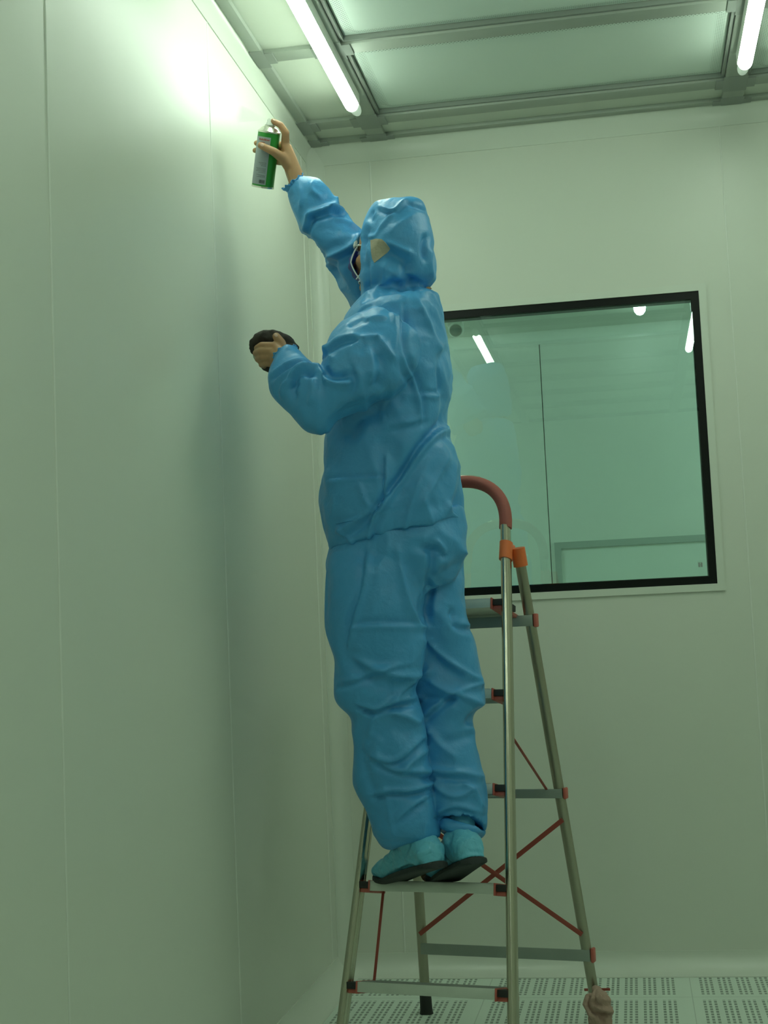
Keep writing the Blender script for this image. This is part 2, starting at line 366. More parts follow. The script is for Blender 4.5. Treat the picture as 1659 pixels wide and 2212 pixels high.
# surveillance camera in the corridor
cx, cy, cz = at(985, 708, 5.75)
t = empty('security_camera', (cx, cy, 2.60), 'small white security camera seen through the window beside the hooded worker', 'camera')
bm = bmesh.new(); box(bm, (cx - .035, cy - .02, cz + .0), (cx + .03, cy + .04, 2.60), .008); link('mount', bm, 'white_plastic', t)
mt_ = Matrix.Translation((cx + .004, cy - .02, cz - .012)) @ Matrix.Rotation(math.radians(108), 4, 'X')
bm = bmesh.new(); lathe(bm, [(0.012, -.045), (.026, -.035), (0.031, -.01), (0.031, .02), (0.027, .028)], 28, mt_); link('camera_body', bm, 'white_plastic', t)
bm = bmesh.new(); lathe(bm, [(0.024, .0), (0.024, .0285), (.018, .030)], 28, mt_); link('lens_ring', bm, 'alu', t)
bm = bmesh.new(); lathe(bm, [(0.016, .0), (0.016, .032), (.010, .034)], 20, mt_); link('lens', bm, 'bar', t)
# small mark on the glass
p = at(1513, 1220, D)
tag(link('window_sticker', boxes(((p[0] - .007, D - .0008, p[2] - .008), (p[0] - .001, D + .0001, p[2] + .008)), ((p[0] + .001, D - .0008, p[2] - .008), (p[0] + .007, D + .0001, p[2] + .008)), ((p[0] - .006, D - .0006, p[2] - .0015), (p[0] + .006, D + .0001, p[2] + .0015))), 'bar', None, False),
    'tiny grey mark on the lower right corner of the window glass', 'sticker')

# ------------------------------------------------------------------ step ladder
LO = Vector((0.4795, 3.7963, 0)); yaw = 0.2272; LN = 0.3036; st = 0.2533; ZH = 1.4173
U = Vector((math.cos(yaw), -math.sin(yaw), 0)); V_ = Vector((math.sin(yaw), math.cos(yaw), 0)); UP = Vector((0, 0, 1))
def FR(s, z): return LO + U * s * (0.249 - 0.0602 * z) + V_ * LN * z + UP * z
def RR(s, z):
    k = z / ZH; return LO + U * s * (0.276 - 0.0613 * z) + V_ * (0.7136 * (1 - k) + LN * ZH * k + 0.032) + UP * z
lad = empty('step_ladder', LO, 'tall steel step ladder with dark red foam handrail and aluminium treads', 'step ladder')
# front frame: two rails joined by an arched handrail
top = 1.48
arch = []
pR, pL = FR(1, top), FR(-1, top)
up_dir = (V_ * LN + UP).normalized(); hw = (pR - pL).length / 2; midp = (pR + pL) / 2
for k in range(33):
    a = math.pi * k / 32
    e = 2.35
    cx_ = math.copysign(abs(math.cos(a)) ** (2 / e), math.cos(a)) * hw; sy = (math.sin(a) ** (2 / e)) * 0.155
    arch.append(midp + U * cx_ + up_dir * sy)
for s, nm in ((1, 'front_rail'), (-1, 'front_rail')):
    bm = bmesh.new()
    sweep(bm, [FR(s, 0.02) + (FR(s, top) - FR(s, .02)) * (k / 12) for k in range(13)], 0.024, 0.0142, up=V_, n=24)
    # pressed bead along the tube
    sweep(bm, [FR(s, 0.02) + U * -s * .0125 + (FR(s, top) - FR(s, .02)) * (k / 6) for k in range(7)], 0.007, 0.0035, up=V_, n=10)
    link('front_rail', bm, 'steel', lad)
    bm = bmesh.new(); d = (FR(s, .1) - FR(s, 0)).normalized()
    sweep(bm, [FR(s, 0), FR(s, 0.06)], 0.025, 0.018, up=V_, n=20); link('rubber_foot', bm, 'black', lad)
bm = bmesh.new(); sweep(bm, [FR(1, top - .02)] + arch + [FR(-1, top - .02)], 0.0135, up=V_, n=20); link('handrail_tube', bm, 'steel', lad)
# foam grip, with the bright tube showing over the top
ga = []
for q in [FR(1, top - 0.0) - up_dir * .005] + arch[1:-1] + [FR(-1, top) - up_dir * .005]: ga.append(Vector(q))
bm = bmesh.new(); sweep(bm, ga, 0.0205, 0.0185, up=V_, n=20); link('foam_grip', bm, 'foam', lad)
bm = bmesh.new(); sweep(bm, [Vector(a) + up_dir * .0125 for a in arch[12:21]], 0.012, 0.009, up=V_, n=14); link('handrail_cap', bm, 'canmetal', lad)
# rear frame
for s in (1, -1):
    bm = bmesh.new(); sweep(bm, [RR(s, 0.05) + (RR(s, ZH - .02) - RR(s, .05)) * (k / 10) for k in range(11)], 0.0125, 0.0158, up=V_, n=20)
    link('rear_rail', bm, 'steel2', lad)
    bm = bmesh.new(); sweep(bm, [RR(s, 0), RR(s, .012), RR(s, 0.07)], 0.018, 0.019, up=V_, n=20, radii=[1.15, 1.02, .95]); link('rubber_foot', bm, 'black', lad)
    # hinge clamps
    c = FR(s, ZH - .01); tl = up_dir
    bm = bmesh.new(); sweep(bm, [c - tl * .026, c + tl * .026], 0.0275, 0.0185, up=V_, n=24)
    box(bm, (-.012, -.02, -.02), (.012, .03, .02), .004, Matrix.Translation(c + V_ * .026) @ Matrix((U, V_, UP)).transposed().to_4x4())
    link('hinge_clamp', bm, 'orange', lad)
    rd = (RR(s, ZH) - RR(s, 0)).normalized(); c2 = RR(s, ZH - .028)
    bm = bmesh.new(); sweep(bm, [c2 - rd * .026, c2 + rd * .028], 0.022, 0.021, up=V_, n=20); link('hinge_socket', bm, 'orange', lad)
# treads, each tilted a little to the rear
for i in range(1, 6):
    z = st * i; a, b = FR(-1, z), FR(1, z); wl = (b - a).length; c = (a + b) / 2 - UP * .0
    dep = 0.125 if i < 5 else 0.20
    tilt = math.radians(-11.5)
    B = Matrix((U, V_, UP)).transposed().to_4x4() @ Matrix.Rotation(tilt, 4, 'X'); B.translation = c
    hwid = wl / 2 - .018
    bm = bmesh.new()
    y0 = -.026
    box(bm, (-hwid + .022, y0, -.026), (hwid - .022, y0 + .004, .0), .001, B)                      # front apron
    box(bm, (-hwid + .022, y0, -.003), (hwid - .022, y0 + dep, .001), .001, B)             # deck
    box(bm, (-hwid + .022, y0 + dep - .004, -.022), (hwid - .022, y0 + dep, -.0), .001, B)
    tr = link('tread', bm, 'tread', lad)
    bm = bmesh.new()
    for k in range(int(dep / .012)): box(bm, (-hwid + .03, y0 + .006 + k * .012, .0005), (hwid - .03, y0 + .013 + k * .012, .0026), 0, B)
    link('tread_mat', bm, 'tread_top', tr)
    for s in (1, -1):
        bm = bmesh.new(); e0, e1 = sorted((s * (hwid - .022), s * (hwid - .0175)))
        box(bm, (e0, y0 - .002, -.030), (e1, y0 + dep * .9, .0025), .001, B)
        f0, f1 = sorted((s * (hwid - .0175), s * (hwid + .012)))
        box(bm, (f0, y0 + .010, -.030), (f1, y0 + dep * .8, -.019), .001, B)
        link('end_plug', bm, 'red', tr)
        bm = bmesh.new(); f0, f1 = sorted((s * (hwid - .0175), s * (hwid + .018)))
        box(bm, (f0, y0 + .004, -.019), (f1, y0 + dep * .55, -.001), .001, B); link('bracket', bm, 'black', tr)
# rear cross bars with red end caps
for z, h in ((at(1240, 2058, 4.45)[2], .034), (at(1160, 1711, 4.38)[2], .027), (1.205, .032)):
    a, b = RR(-1, z), RR(1, z)
    bm = bmesh.new(); bar(bm, a - V_ * .0145 - U * .0, b - V_ * .0145 + U * .012, h, .003, V_)
    bb = link('rear_bar', bm, 'bar', lad)
    for s, q in ((1, b),):
        bm = bmesh.new(); box(bm, (-.005, -.016, -h * .62), (.005, .012, h * .62), .004, Matrix.Translation(q + U * s * .0185) @ Matrix((U, V_, UP)).transposed().to_4x4())
        link('end_cap', bm, 'red', bb)
# red straps
def strap(p, q, wd=.014): 
    bm = bmesh.new(); bar(bm, p, q, wd, .003, V_); return link('brace_strap', bm, 'redbar', lad)
strap(RR(1, at(1205, 1765, 4.4)[2]) - V_ * .016, RR(-1, at(920, 2020, 4.5)[2]) - V_ * .016)
strap(RR(-1, at(895, 1760, 4.45)[2]) - V_ * .019, RR(1, at(1250, 2018, 4.4)[2]) - V_ * .019)
strap(FR(1, at(1112, 1590, 3.99)[2]) + V_ * .02, Vector(at(1181, 1706, 4.33)), .008)
strap(Vector(at(829, 1915, 4.05)), Vector(at(808, 2122, 3.97)), .008)
# red strap ends near the wrapped foot
bm = bmesh.new(); bar(bm, at(1262, 2138, 4.56), at(1318, 2137, 4.54), .008, .003, V_); link('brace_strap', bm, 'redbar', lad)

# ------------------------------------------------------------------ sculpting tools
def crom(P, sub):
    P = np.asarray(P, float); out = []
    n = len(P)
    for i in range(n - 1):
        p0, p1, p2, p3 = P[max(i - 1, 0)], P[i], P[i + 1], P[min(i + 2, n - 1)]
        for k in range(sub):
            t = k / sub
            out.append(0.5 * ((2 * p1) + (-p0 + p2) * t + (2 * p0 - 5 * p1 + 4 * p2 - p3) * t * t + (-p0 + 3 * p1 - 3 * p2 + p3) * t ** 3))
    out.append(P[-1]); return np.array(out)
def loft(bm, rows, seg=56, sub=6, e=2.2, gather=(0, 0)):
    """rows: (x1,y1,x2,y2,Y,b): two outline points of the photograph at distance Y, half thickness b"""
    R = []
    for x1, y1, x2, y2, Yd, b in rows:
        yy = Yd if isinstance(Yd, tuple) else (Yd, Yd)
        p, q = at(x1, y1, yy[0]), at(x2, y2, yy[1]); R.append(np.concatenate([(p + q) / 2, (q - p) / 2, [b]]))
    R = crom(R, sub); n = len(R); rings = []
    for i in range(n):
        c, A, b = R[i, :3], R[i, 3:6], R[i, 6]
        T = R[min(i + 1, n - 1), :3] - R[max(i - 1, 0), :3]
        B = np.cross(A, T); B /= np.linalg.norm(B) + 1e-9; B = B * b
        ring = []
        for j in range(seg):
            a = 2 * math.pi * j / seg; ca, sa = math.cos(a), math.sin(a)
            ca = math.copysign(abs(ca) ** (2 / e), ca); sa = math.copysign(abs(sa) ** (2 / e), sa); k = 1.0
            if gather[0] and i < sub: k *= 1 + gather[0] * (1 - i / sub) * math.sin(a * 13 + 1.3 * math.sin(3 * a))
            if gather[1] and i > n - 1 - sub: k *= 1 + gather[1] * (1 - (n - 1 - i) / sub) * math.sin(a * 13 + 1.3 * math.sin(3 * a))
            ring.append(bm.verts.new(c + (A * ca + B * sa) * k))
        rings.append(ring)
    for a, b in zip(rings, rings[1:]):
        for j in range(seg): bm.faces.new((a[j], a[(j + 1) % seg], b[(j + 1) % seg], b[j]))
    bm.faces.new(rings[0][::-1]); bm.faces.new(rings[-1])
def capsule(bm, p, q, ra, rb, n=20):
    p, q = Vector(p), Vector(q); d = q - p; L = max(d.length, 1e-5); d.normalize()
    u = d.orthogonal().normalized(); v = d.cross(u); rings = []
    prof = [(-ra * math.cos(t), ra * math.sin(t)) for t in [math.pi / 2 * k / 6 for k in range(7)]] + [(L + rb * math.sin(t), rb * math.cos(t)) for t in [math.pi / 2 * k / 6 for k in range(7)]]
    for h, r in prof:
        r = max(r, 1e-4); rings.append([bm.verts.new(p + d * h + u * r * math.cos(2 * math.pi * j / n) + v * r * math.sin(2 * math.pi * j / n)) for j in range(n)])
    for a, b in zip(rings, rings[1:]):
        for j in range(n): bm.faces.new((a[j], a[(j + 1) % n], b[(j + 1) % n], b[j]))
    bm.faces.new(rings[0][::-1]); bm.faces.new(rings[-1])
def chain(bm, pts):
    for (p, ra), (q, rb) in zip(pts, pts[1:]): capsule(bm, p, q, ra, rb)
def ellips(bm, c, ax, rot=Matrix.Identity(3)):
    g = bmesh.ops.create_uvsphere(bm, u_segments=28, v_segments=18, radius=1.0)
    for v in g['verts']: v.co = Vector(c) + rot @ Vector((v.co.x * ax[0], v.co.y * ax[1], v.co.z * ax[2]))
def fuse(name, bm, voxel, smooth, m, parent=None):
    bmesh.ops.recalc_face_normals(bm, faces=bm.faces[:])
    me = bpy.data.meshes.new(name); bm.to_mesh(me); bm.free()
    o = bpy.data.objects.new(name, me); COL.objects.link(o)
    r = o.modifiers.new('r', 'REMESH'); r.mode = 'VOXEL'; r.voxel_size = voxel
    if smooth: s = o.modifiers.new('s', 'SMOOTH'); s.iterations = smooth; s.factor = 0.5
    dg = bpy.context.evaluated_depsgraph_get(); ev = o.evaluated_get(dg)
    nm = bpy.data.meshes.new_from_object(ev, depsgraph=dg)
    o.modifiers.clear(); o.data = nm; bpy.data.meshes.remove(me); nm.name = name
    for p in nm.polygons: p.use_smooth = True
    nm.materials.clear()
    for k in (m if isinstance(m, (list, tuple)) else [m]): nm.materials.append(M[k])
    if parent: o.parent = parent; o.matrix_parent_inverse = parent.matrix_world.inverted()
    return o
def get(o):
    me = o.data; n = len(me.vertices); co = np.empty(n * 3); me.vertices.foreach_get('co', co)
    no = np.empty(n * 3); me.vertices.foreach_get('normal', no); return co.reshape(-1, 3), no.reshape(-1, 3)
def put(o, co): o.data.vertices.foreach_set('co', co.ravel()); o.data.update()
def relax(o, co, it=1, f=0.5, mask=None):
    me = o.data; ne = len(me.edges); e = np.empty(ne * 2, int); me.edges.foreach_get('vertices', e); e = e.reshape(-1, 2)
    deg = np.bincount(e.ravel(), minlength=len(co)).astype(float)[:, None]
    for _ in range(it):
        s = np.zeros_like(co)
        for k in range(3):
            s[:, k] = np.bincount(e[:, 0], co[e[:, 1], k], len(co)) + np.bincount(e[:, 1], co[e[:, 0], k], len(co))
        d = (s / deg - co) * f
        if mask is not None: d *= mask[:, None]
        co = co + d
    return co
def folds(o, specs, Yd=3.7, noise_amp=0.006, nscale=(7, 7, 7), seed=0, ztaper=None, sharp=1.0):
    """cloth folds: (kind, points, width px, depth m); ridge / groove / lap along each line, on the side facing the room"""
    co, no = get(o); disp = np.zeros(len(co)); GA = 1.55; off = Vector((seed * 7.3, seed * 3.1, seed))
    front = np.clip(-no[:, 1] * 2.0 + 0.5, 0, 1)
    for sp in specs:
        kind, pts, wd, amp = sp[:4]; yd = sp[4] if len(sp) > 4 else Yd
        P = crom([at(x, y, yd) for x, y in pts], 6)[:, [0, 2]]; q = co[:, [0, 2]]; w_ = wd * 3.8 / F_PX
        best = np.full(len(co), 9.0); sg = np.zeros(len(co)); along = np.zeros(len(co)); n = len(P) - 1
        for i in range(n):
            a, b = P[i], P[i + 1]; d = b - a; L = d @ d + 1e-12
            tt = ((q - a) @ d) / L; t = np.clip(tt, 0, 1); r = q - a - t[:, None] * d; ds = np.hypot(r[:, 0], r[:, 1])
            k = ds < best; best[k] = ds[k]; sg[k] = (np.sign(d[0] * r[:, 1] - d[1] * r[:, 0]))[k]; along[k] = ((i + t) / n)[k]
        tap = np.clip(np.sin(np.pi * np.clip(along * .86 + .07, 0, 1)) * 1.6, 0, 1)
        g = np.exp(-(best / w_) ** 2) * tap * front
        if kind == 'ridge': disp += amp * (np.exp(-(best / w_) ** 1.3) * tap * front) - 0.25 * amp * np.exp(-(best / (w_ * 2.5)) ** 2) * tap * front
        elif kind == 'groove': disp -= amp * g
        else: disp += amp * 1.6 * (sg * best / w_) * np.exp(-(best / w_) ** 2 * 1.0) * tap * front + amp * .3 * sg * np.exp(-(best / (w_ * .35))) * tap * front
    disp *= GA
    if noise_amp:
        nd = np.empty(len(co))
        for i, c in enumerate(co):
            p = Vector((c[0] * nscale[0], c[1] * nscale[1], c[2] * nscale[2])) + off
            wv = noise.noise_vector(p * .6); a = noise.noise(p + wv * 1.1)
            b = noise.noise(p * 2.3 + wv * 1.5 + Vector((9, 2, 4)))
            nd[i] = (1 - abs(a) * 3.2) * 0.95 + (1 - abs(b) * 3.4) * 0.34
        disp += noise_amp * nd * sharp
    co = co + no * disp[:, None]; put(o, relax(o, co, 1, .35))

# ------------------------------------------------------------------ the worker
HP = empty('person', at(920, 1905, 3.9), 'worker in blue hooded suit on tiptoe on the ladder, raising a spray can', 'person')
SY = 3.86   # torso distance
# -- body: one continuous skin surface
bm = bmesh.new()
hc = Vector(at(838, 545, 3.86)); hy = math.radians(22)
fwd = Vector((-math.cos(hy), math.sin(hy), 0.10)).normalized(); hup = Vector((0, 0, 1)); side = fwd.cross(hup).normalized(); hup = side.cross(fwd).normalized()
HR = Matrix((fwd, side, hup)).transposed()
def H(f, s, u): return hc + fwd * f + side * s + hup * u
ellips(bm, H(-.012, 0, .028), (.096, .076, .088), HR); ellips(bm, H(.030, 0, -.035), (.062, .056, .078), HR)
ellips(bm, H(.058, 0, .012), (.028, .050, .022), HR)              # brow
capsule(bm, H(.078, 0, .002), H(.098, 0, -.030), .008, .013)       # nose
ellips(bm, H(.070, 0, -.062), (.018, .026, .013), HR); ellips(bm, H(.062, 0, -.095), (.022, .026, .018), HR)  # lips, chin
for s in (-1, 1):
    ellips(bm, H(-.005, s * .074, -.012), (.018, .009, .030), HR); ellips(bm, H(.050, s * .042, -.03), (.025, .02, .022), HR)
neck = Vector(at(868, 640, 3.87)); chain(bm, [(H(-.01, 0, -.05), .050), (neck, .048), (at(880, 690, 3.87), .07)])
shL, shR = Vector(at(850, 725, 3.70)), Vector(at(850, 700, 4.04))
elL, wrL = Vector(at(672, 880, 3.60)), Vector(at(617, 782, 3.655))
elR, wrR = Vector(at(735, 520, 3.99)), Vector(at(643, 394, 3.92))
chain(bm, [(at(880, 700, 3.87), .10), (at(870, 860, 3.87), .12), (at(865, 1030, 3.86), .11), (at(865, 1180, 3.86), .125)])
for s_, e_, w_ in ((shL, elL, wrL), (shR, elR, wrR)):
    chain(bm, [(at(875, 715, 3.87), .07), (s_, .043), (e_, .038), (e_.lerp(w_, .35), .037), (w_, .0262)])
hips = [(at(820, 1230, 3.82), .10), (at(815, 1470, 3.80), .062), (at(850, 1640, 3.83), .052), (at(893, 1815, 3.84), .037)]
hipr = [(at(925, 1230, 3.92), .10), (at(960, 1480, 3.93), .062), (at(975, 1640, 3.92), .052), (at(1000, 1790, 3.88), .037)]
for L_ in (hips, hipr): chain(bm, [(at(865, 1170, 3.86), .12)] + L_)
ftL = [(at(893, 1822, 3.84), .037), (at(845, 1882, 3.93), .03), (at(812, 1892, 3.98), .022)]
ftR = [(at(1000, 1795, 3.88), .037), (at(950, 1875, 3.99), .03), (at(925, 1888, 4.03), .022)]
for L_ in (ftL, ftR): chain(bm, L_)
# -- hands
CY = 3.905
def hp(x, y, dy): return Vector(at(x, y, CY + dy - (345 - y) * .00042))
# right hand round the can: wrist, palm, five fingers
pal = {'i': hp(616, 312, .004), 'm': hp(622, 320, .022), 'r': hp(622, 334, .036), 'p': hp(618, 350, .044)}
for k_, r_ in (('i', .0125), ('m', .0125), ('r', .012), ('p', .011)):
    chain(bm, [(wrR, .0250), (wrR.lerp(pal[k_], .5), .0190), (pal[k_], r_ + .0006)])
chain(bm, [(pal['i'], .0125), (hp(617, 287, -.002), .0108), (hp(606, 270, -.003), .0095), (hp(590, 262, -.002), .0082)])
chain(bm, [(pal['m'], .0125), (hp(612, 314, .046), .0105), (hp(580, 310, .051), .0092), (hp(554, 309, .026), .0080)])
chain(bm, [(pal['r'], .012), (hp(610, 331, .054), .0100), (hp(577, 327, .052), .0090), (hp(551, 325, .026), .0078)])
chain(bm, [(pal['p'], .011), (hp(602, 350, .058), .0092), (hp(575, 347, .052), .0082), (hp(556, 344, .034), .0072)])
chain(bm, [(hp(630, 368, -.002), .017), (hp(612, 342, -.016), .0150), (hp(590, 327, -.036), .0118), (hp(563, 314, -.0415), .0095)])
capsule(bm, hp(628, 362, .0), hp(616, 330, .004), .019, .014)
# left hand: closed round the dark cloth, thumb up
HY = 3.67
def hl(x, y, dy): return Vector(at(x, y, HY + dy))
kn = {'i': hl(594, 749, .0), 'm': hl(588, 760, -.004), 'r': hl(586, 772, -.002), 'p': hl(588, 784, .004)}
for k_, r_ in (('i', .0135), ('m', .0135), ('r', .0125), ('p', .0115)):
    chain(bm, [(wrL, .0225), (wrL.lerp(kn[k_], .6), .018), (kn[k_], r_)])
chain(bm, [(kn['i'], .0130), (hl(566, 747, .0), .0108), (hl(556, 752, .020), .0095), (hl(563, 756, .036), .0085)])
chain(bm, [(kn['m'], .0130), (hl(564, 759, -.004), .0110), (hl(553, 763, .018), .0096), (hl(561, 767, .036), .0086)])
chain(bm, [(kn['r'], .0122), (hl(567, 772, -.002), .0102), (hl(557, 776, .018), .0090), (hl(564, 779, .034), .0082)])
chain(bm, [(kn['p'], .0112), (hl(573, 785, .004), .0092), (hl(565, 788, .020), .0082), (hl(571, 791, .032), .0074)])
chain(bm, [(wrL, .019), (hl(610, 758, .006), .0165), (hl(607, 741, .004), .0130), (hl(597, 727, .002), .0108)])
body = fuse('body', bm, 0.0028, 3, 'skin', HP)
# nails
def nail(c, d, n_):
    d, n_ = Vector(d).normalized(), Vector(n_).normalized(); s_ = d.cross(n_).normalized(); n_ = s_.cross(d)
    b_ = bmesh.new(); ellips(b_, c, (.0055, .0045, .0012), Matrix((d, s_, n_)).transposed()); return link('fingernail', b_, 'nailm', HP)
M['nailm'] = mat('fingernail', (0.62, 0.42, 0.32), 0.3)
nail(hp(566, 313, -.051), hp(563, 314, 0) - hp(590, 327, 0), (0, -1, .1))
nail(hp(592, 259, -.006), hp(590, 262, 0) - hp(606, 270, 0), (0, -.5, 1))
nail(hl(596, 724, -.008), hl(597, 727, 0) - hl(607, 741, 0), (0.3, -1, .3))
for s in (-1, 1):
    bm = bmesh.new(); ellips(bm, H(.066, s * .030, -.006), (.012, .012, .012), HR); link('eye', bm, 'eye', HP)

# -- trousers
bm = bmesh.new()
W = .150
loft(bm, [(728, 1155, 998, 1095, SY, .135), (722, 1175, 1002, 1120, SY, .140), (716, 1200, 1007, 1165, SY, .145), (712, 1232, 1006, 1200, SY, .14), (730, 1262, 990, 1240, SY + .02, .11)])
loft(bm, [(716, 1200, 900, 1190, 3.815, .09), (709, 1240, 926, 1225, 3.81, .105), (706, 1300, 918, 1290, 3.80, .108), (711, 1375, 918, 1350, 3.79, .10), (724, 1425, 918, 1420, 3.79, .095), (726, 1480, 910, 1462, 3.79, .09), (729, 1512, 897, 1492, 3.79, .086),
          (752, 1546, 904, 1528, 3.80, .082), (758, 1580, 914, 1580, 3.81, .085), (763, 1640, 921, 1640, 3.82, .085), (772, 1700, 932, 1705, 3.83, .083), (790, 1750, 940, 1765, 3.835, .078), (808, 1795, 946, 1795, 3.84, .070), (826, 1822, 947, 1803, 3.84, .058), (838, 1830, 940, 1806, 3.84, .045)], e=2.3)
loft(bm, [(850, 1200, 1004, 1175, 3.92, .10), (855, 1230, 1005, 1205, 3.92, .10), (870, 1290, 1001, 1262, 3.92, .10), (880, 1345, 1004, 1318, 3.92, .10), (890, 1400, 1018, 1380, 3.93, .095), (890, 1450, 1031, 1435, 3.93, .09), (888, 1490, 1041, 1490, 3.93, .085), (888, 1530, 1042, 1520, 3.93, .082),
          (892, 1568, 1022, 1552, 3.93, .08), (900, 1620, 1028, 1620, 3.92, .08), (910, 1680, 1040, 1675, 3.91, .08), (920, 1730, 1048, 1720, 3.90, .076), (932, 1770, 1047, 1760, 3.89, .070), (944, 1780, 1047, 1788, 3.88, .064), (955, 1768, 1043, 1797, 3.88, .050)], e=2.3)
tr = fuse('trousers', bm, 0.005, 4, 'suit', HP)
folds(tr, [
 ('lap', [(787, 1188), (785, 1260), (763, 1340), (752, 1390)], 9, .006), ('ridge', [(856, 1180), (875, 1285), (899, 1344), (917, 1360)], 8, .008),
 ('groove', [(905, 1180), (930, 1200), (912, 1290), (905, 1340)], 9, .012), ('lap', [(763, 1352), (830, 1348), (899, 1350)], 8, -.005),
 ('ridge', [(761, 1418), (819, 1447), (885, 1463), (915, 1450)], 10, .011), ('groove', [(745, 1400), (800, 1470), (850, 1480)], 18, .008),
 ('lap', [(735, 1480), (770, 1470), (819, 1453), (870, 1440)], 9, .006), ('groove', [(774, 1534), (808, 1543), (851, 1530), (899, 1522)], 7, .010),
 ('ridge', [(774, 1524), (808, 1532), (851, 1516), (899, 1508)], 7, .008), ('ridge', [(843, 1522), (870, 1490), (890, 1470)], 6, .008),
 ('ridge', [(792, 1590), (805, 1552), (840, 1540), (875, 1552), (899, 1577)], 8, .009), ('groove', [(812, 1600), (840, 1570), (880, 1590)], 20, .008),
 ('lap', [(800, 1640), (850, 1650), (905, 1600)], 9, .007), ('ridge', [(862, 1668), (890, 1640), (912, 1622)], 8, .008),
 ('lap', [(805, 1650), (842, 1668), (900, 1680), (928, 1698)], 8, .007), ('ridge', [(789, 1727), (832, 1713), (880, 1712), (926, 1700)], 7, .010),
 ('groove', [(795, 1735), (832, 1722), (880, 1724), (926, 1714)], 6, .007), ('lap', [(850, 1780), (880, 1755), (908, 1735)], 8, .006),
 ('ridge', [(824, 1700), (832, 1760), (842, 1815)], 6, .004), ('groove', [(770, 1620), (790, 1690), (800, 1740)], 12, .005),
 ('ridge', [(920, 1381), (945, 1410), (968, 1429), (1005, 1455), (1037, 1477)], 7, .011, 3.83), ('groove', [(930, 1420), (968, 1450), (1000, 1470)], 16, .008, 3.83),
 ('ridge', [(925, 1472), (973, 1498), (1005, 1508), (1039, 1528)], 8, .011, 3.83), ('ridge', [(973, 1498), (1005, 1488), (1038, 1478)], 7, .008, 3.83),
 ('groove', [(905, 1505), (950, 1512), (985, 1508)], 9, .010, 3.83), ('lap', [(912, 1556), (940, 1530), (973, 1503)], 9, .008, 3.83),
 ('groove', [(1000, 1568), (1018, 1545), (1040, 1530)], 7, .009, 3.83), ('ridge', [(1005, 1572), (1015, 1590), (1028, 1610)], 6, .007, 3.83),
 ('ridge', [(920, 1575), (950, 1610), (985, 1640)], 9, .007, 3.83), ('groove', [(955, 1600), (985, 1600), (1010, 1590)], 10, .006, 3.83),
 ('ridge', [(918, 1660), (960, 1667), (1000, 1672), (1040, 1688)], 8, .011, 3.83), ('groove', [(925, 1680), (970, 1682), (1010, 1688)], 8, .007, 3.83),
 ('ridge', [(931, 1688), (960, 1712), (991, 1720), (1022, 1705)], 7, .010, 3.83), ('ridge', [(996, 1688), (1022, 1712), (1036, 1750)], 7, .009, 3.83),
 ('lap', [(945, 1760), (985, 1745), (1030, 1760)], 8, .006, 3.83),
 ('groove', [(928, 1180), (950, 1195), (957, 1200)], 8, .010), ('ridge', [(935, 1165), (950, 1185), (957, 1196)], 6, .009), ('ridge', [(985, 1185), (1000, 1195)], 6, .008),
 ('groove', [(930, 1255), (960, 1235), (1000, 1212)], 14, .009), ('lap', [(963, 1345), (985, 1355), (995, 1350)], 8, .007), ('groove', [(965, 1315), (963, 1335), (975, 1350)], 7, .006),
 ('ridge', [(990, 1300), (1000, 1350), (1015, 1400)], 10, .006, 3.83)], noise_amp=0.0060, nscale=(6.5, 6.5, 5), seed=1)

# -- hooded jacket
bm = bmesh.new()
loft(bm, [(792, 636, 905, 622, 3.87, .07), (782, 655, 938, 632, 3.87, .11), (765, 682, 948, 655, 3.87, .155), (752, 705, 955, 690, 3.87, .172), (745, 745, 961, 735, 3.87, .18), (742, 800, 971, 785, 3.87, .18), (730, 850, 969, 845, 3.87, .175),
          (716, 910, 966, 900, 3.87, .17), (711, 950, 966, 940, 3.87, .165), (708, 1000, 984, 975, 3.87, .165), (706, 1022, 988, 1010, 3.87, .165), (697, 1042, 992, 1030, 3.87, .165), (698, 1090, 1000, 1070, 3.87, .168), (706, 1140, 1001, 1098, 3.87, .165), (716, 1170, 1003, 1112, 3.865, .16), (718, 1187, 1001, 1120, 3.865, .150)], gather=(0, .02), e=2.4)
# near (left) sleeve
loft(bm, [(800, 672, 905, 760, (3.72, 3.74), .075), (765, 688, 895, 798, (3.70, 3.71), .085), (735, 705, 868, 838, (3.67, 3.68), .088), (712, 738, 838, 852, (3.65, 3.65), .086), (697, 780, 790, 880, (3.63, 3.63), .078), (688, 815, 735, 908, (3.61, 3.61), .068), (684, 838, 706, 936, (3.605, 3.605), .058)], e=2.1)
loft(bm, [(700, 848, 700, 934, 3.605, .05), (712, 810, 664, 932, 3.60, .064), (704, 800, 628, 900, 3.61, .068), (690, 796, 602, 868, 3.62, .066), (676, 788, 589, 843, 3.635, .060), (664, 776, 583, 822, 3.645, .053), (652, 764, 586, 800, 3.65, .045), (645, 757, 594, 780, 3.652, .036), (641, 756, 600, 770, 3.655, .029)], gather=(0, .11), e=2.1)
# far (right) sleeve, raised
loft(bm, [(653, 379, 624, 421, 3.92, .030), (662, 381, 627, 430, 3.92, .040), (688, 389, 636, 462, 3.93, .052), (715, 415, 648, 490, 3.945, .060), (740, 447, 660, 514, 3.955, .064), (765, 478, 682, 552, 3.97, .068), (785, 505, 712, 600, 3.985, .073), (815, 540, 742, 634, 4.0, .08), (850, 580, 765, 668, 4.02, .085), (890, 640, 775, 720, 4.03, .08)], gather=(.13, 0), e=2.1)
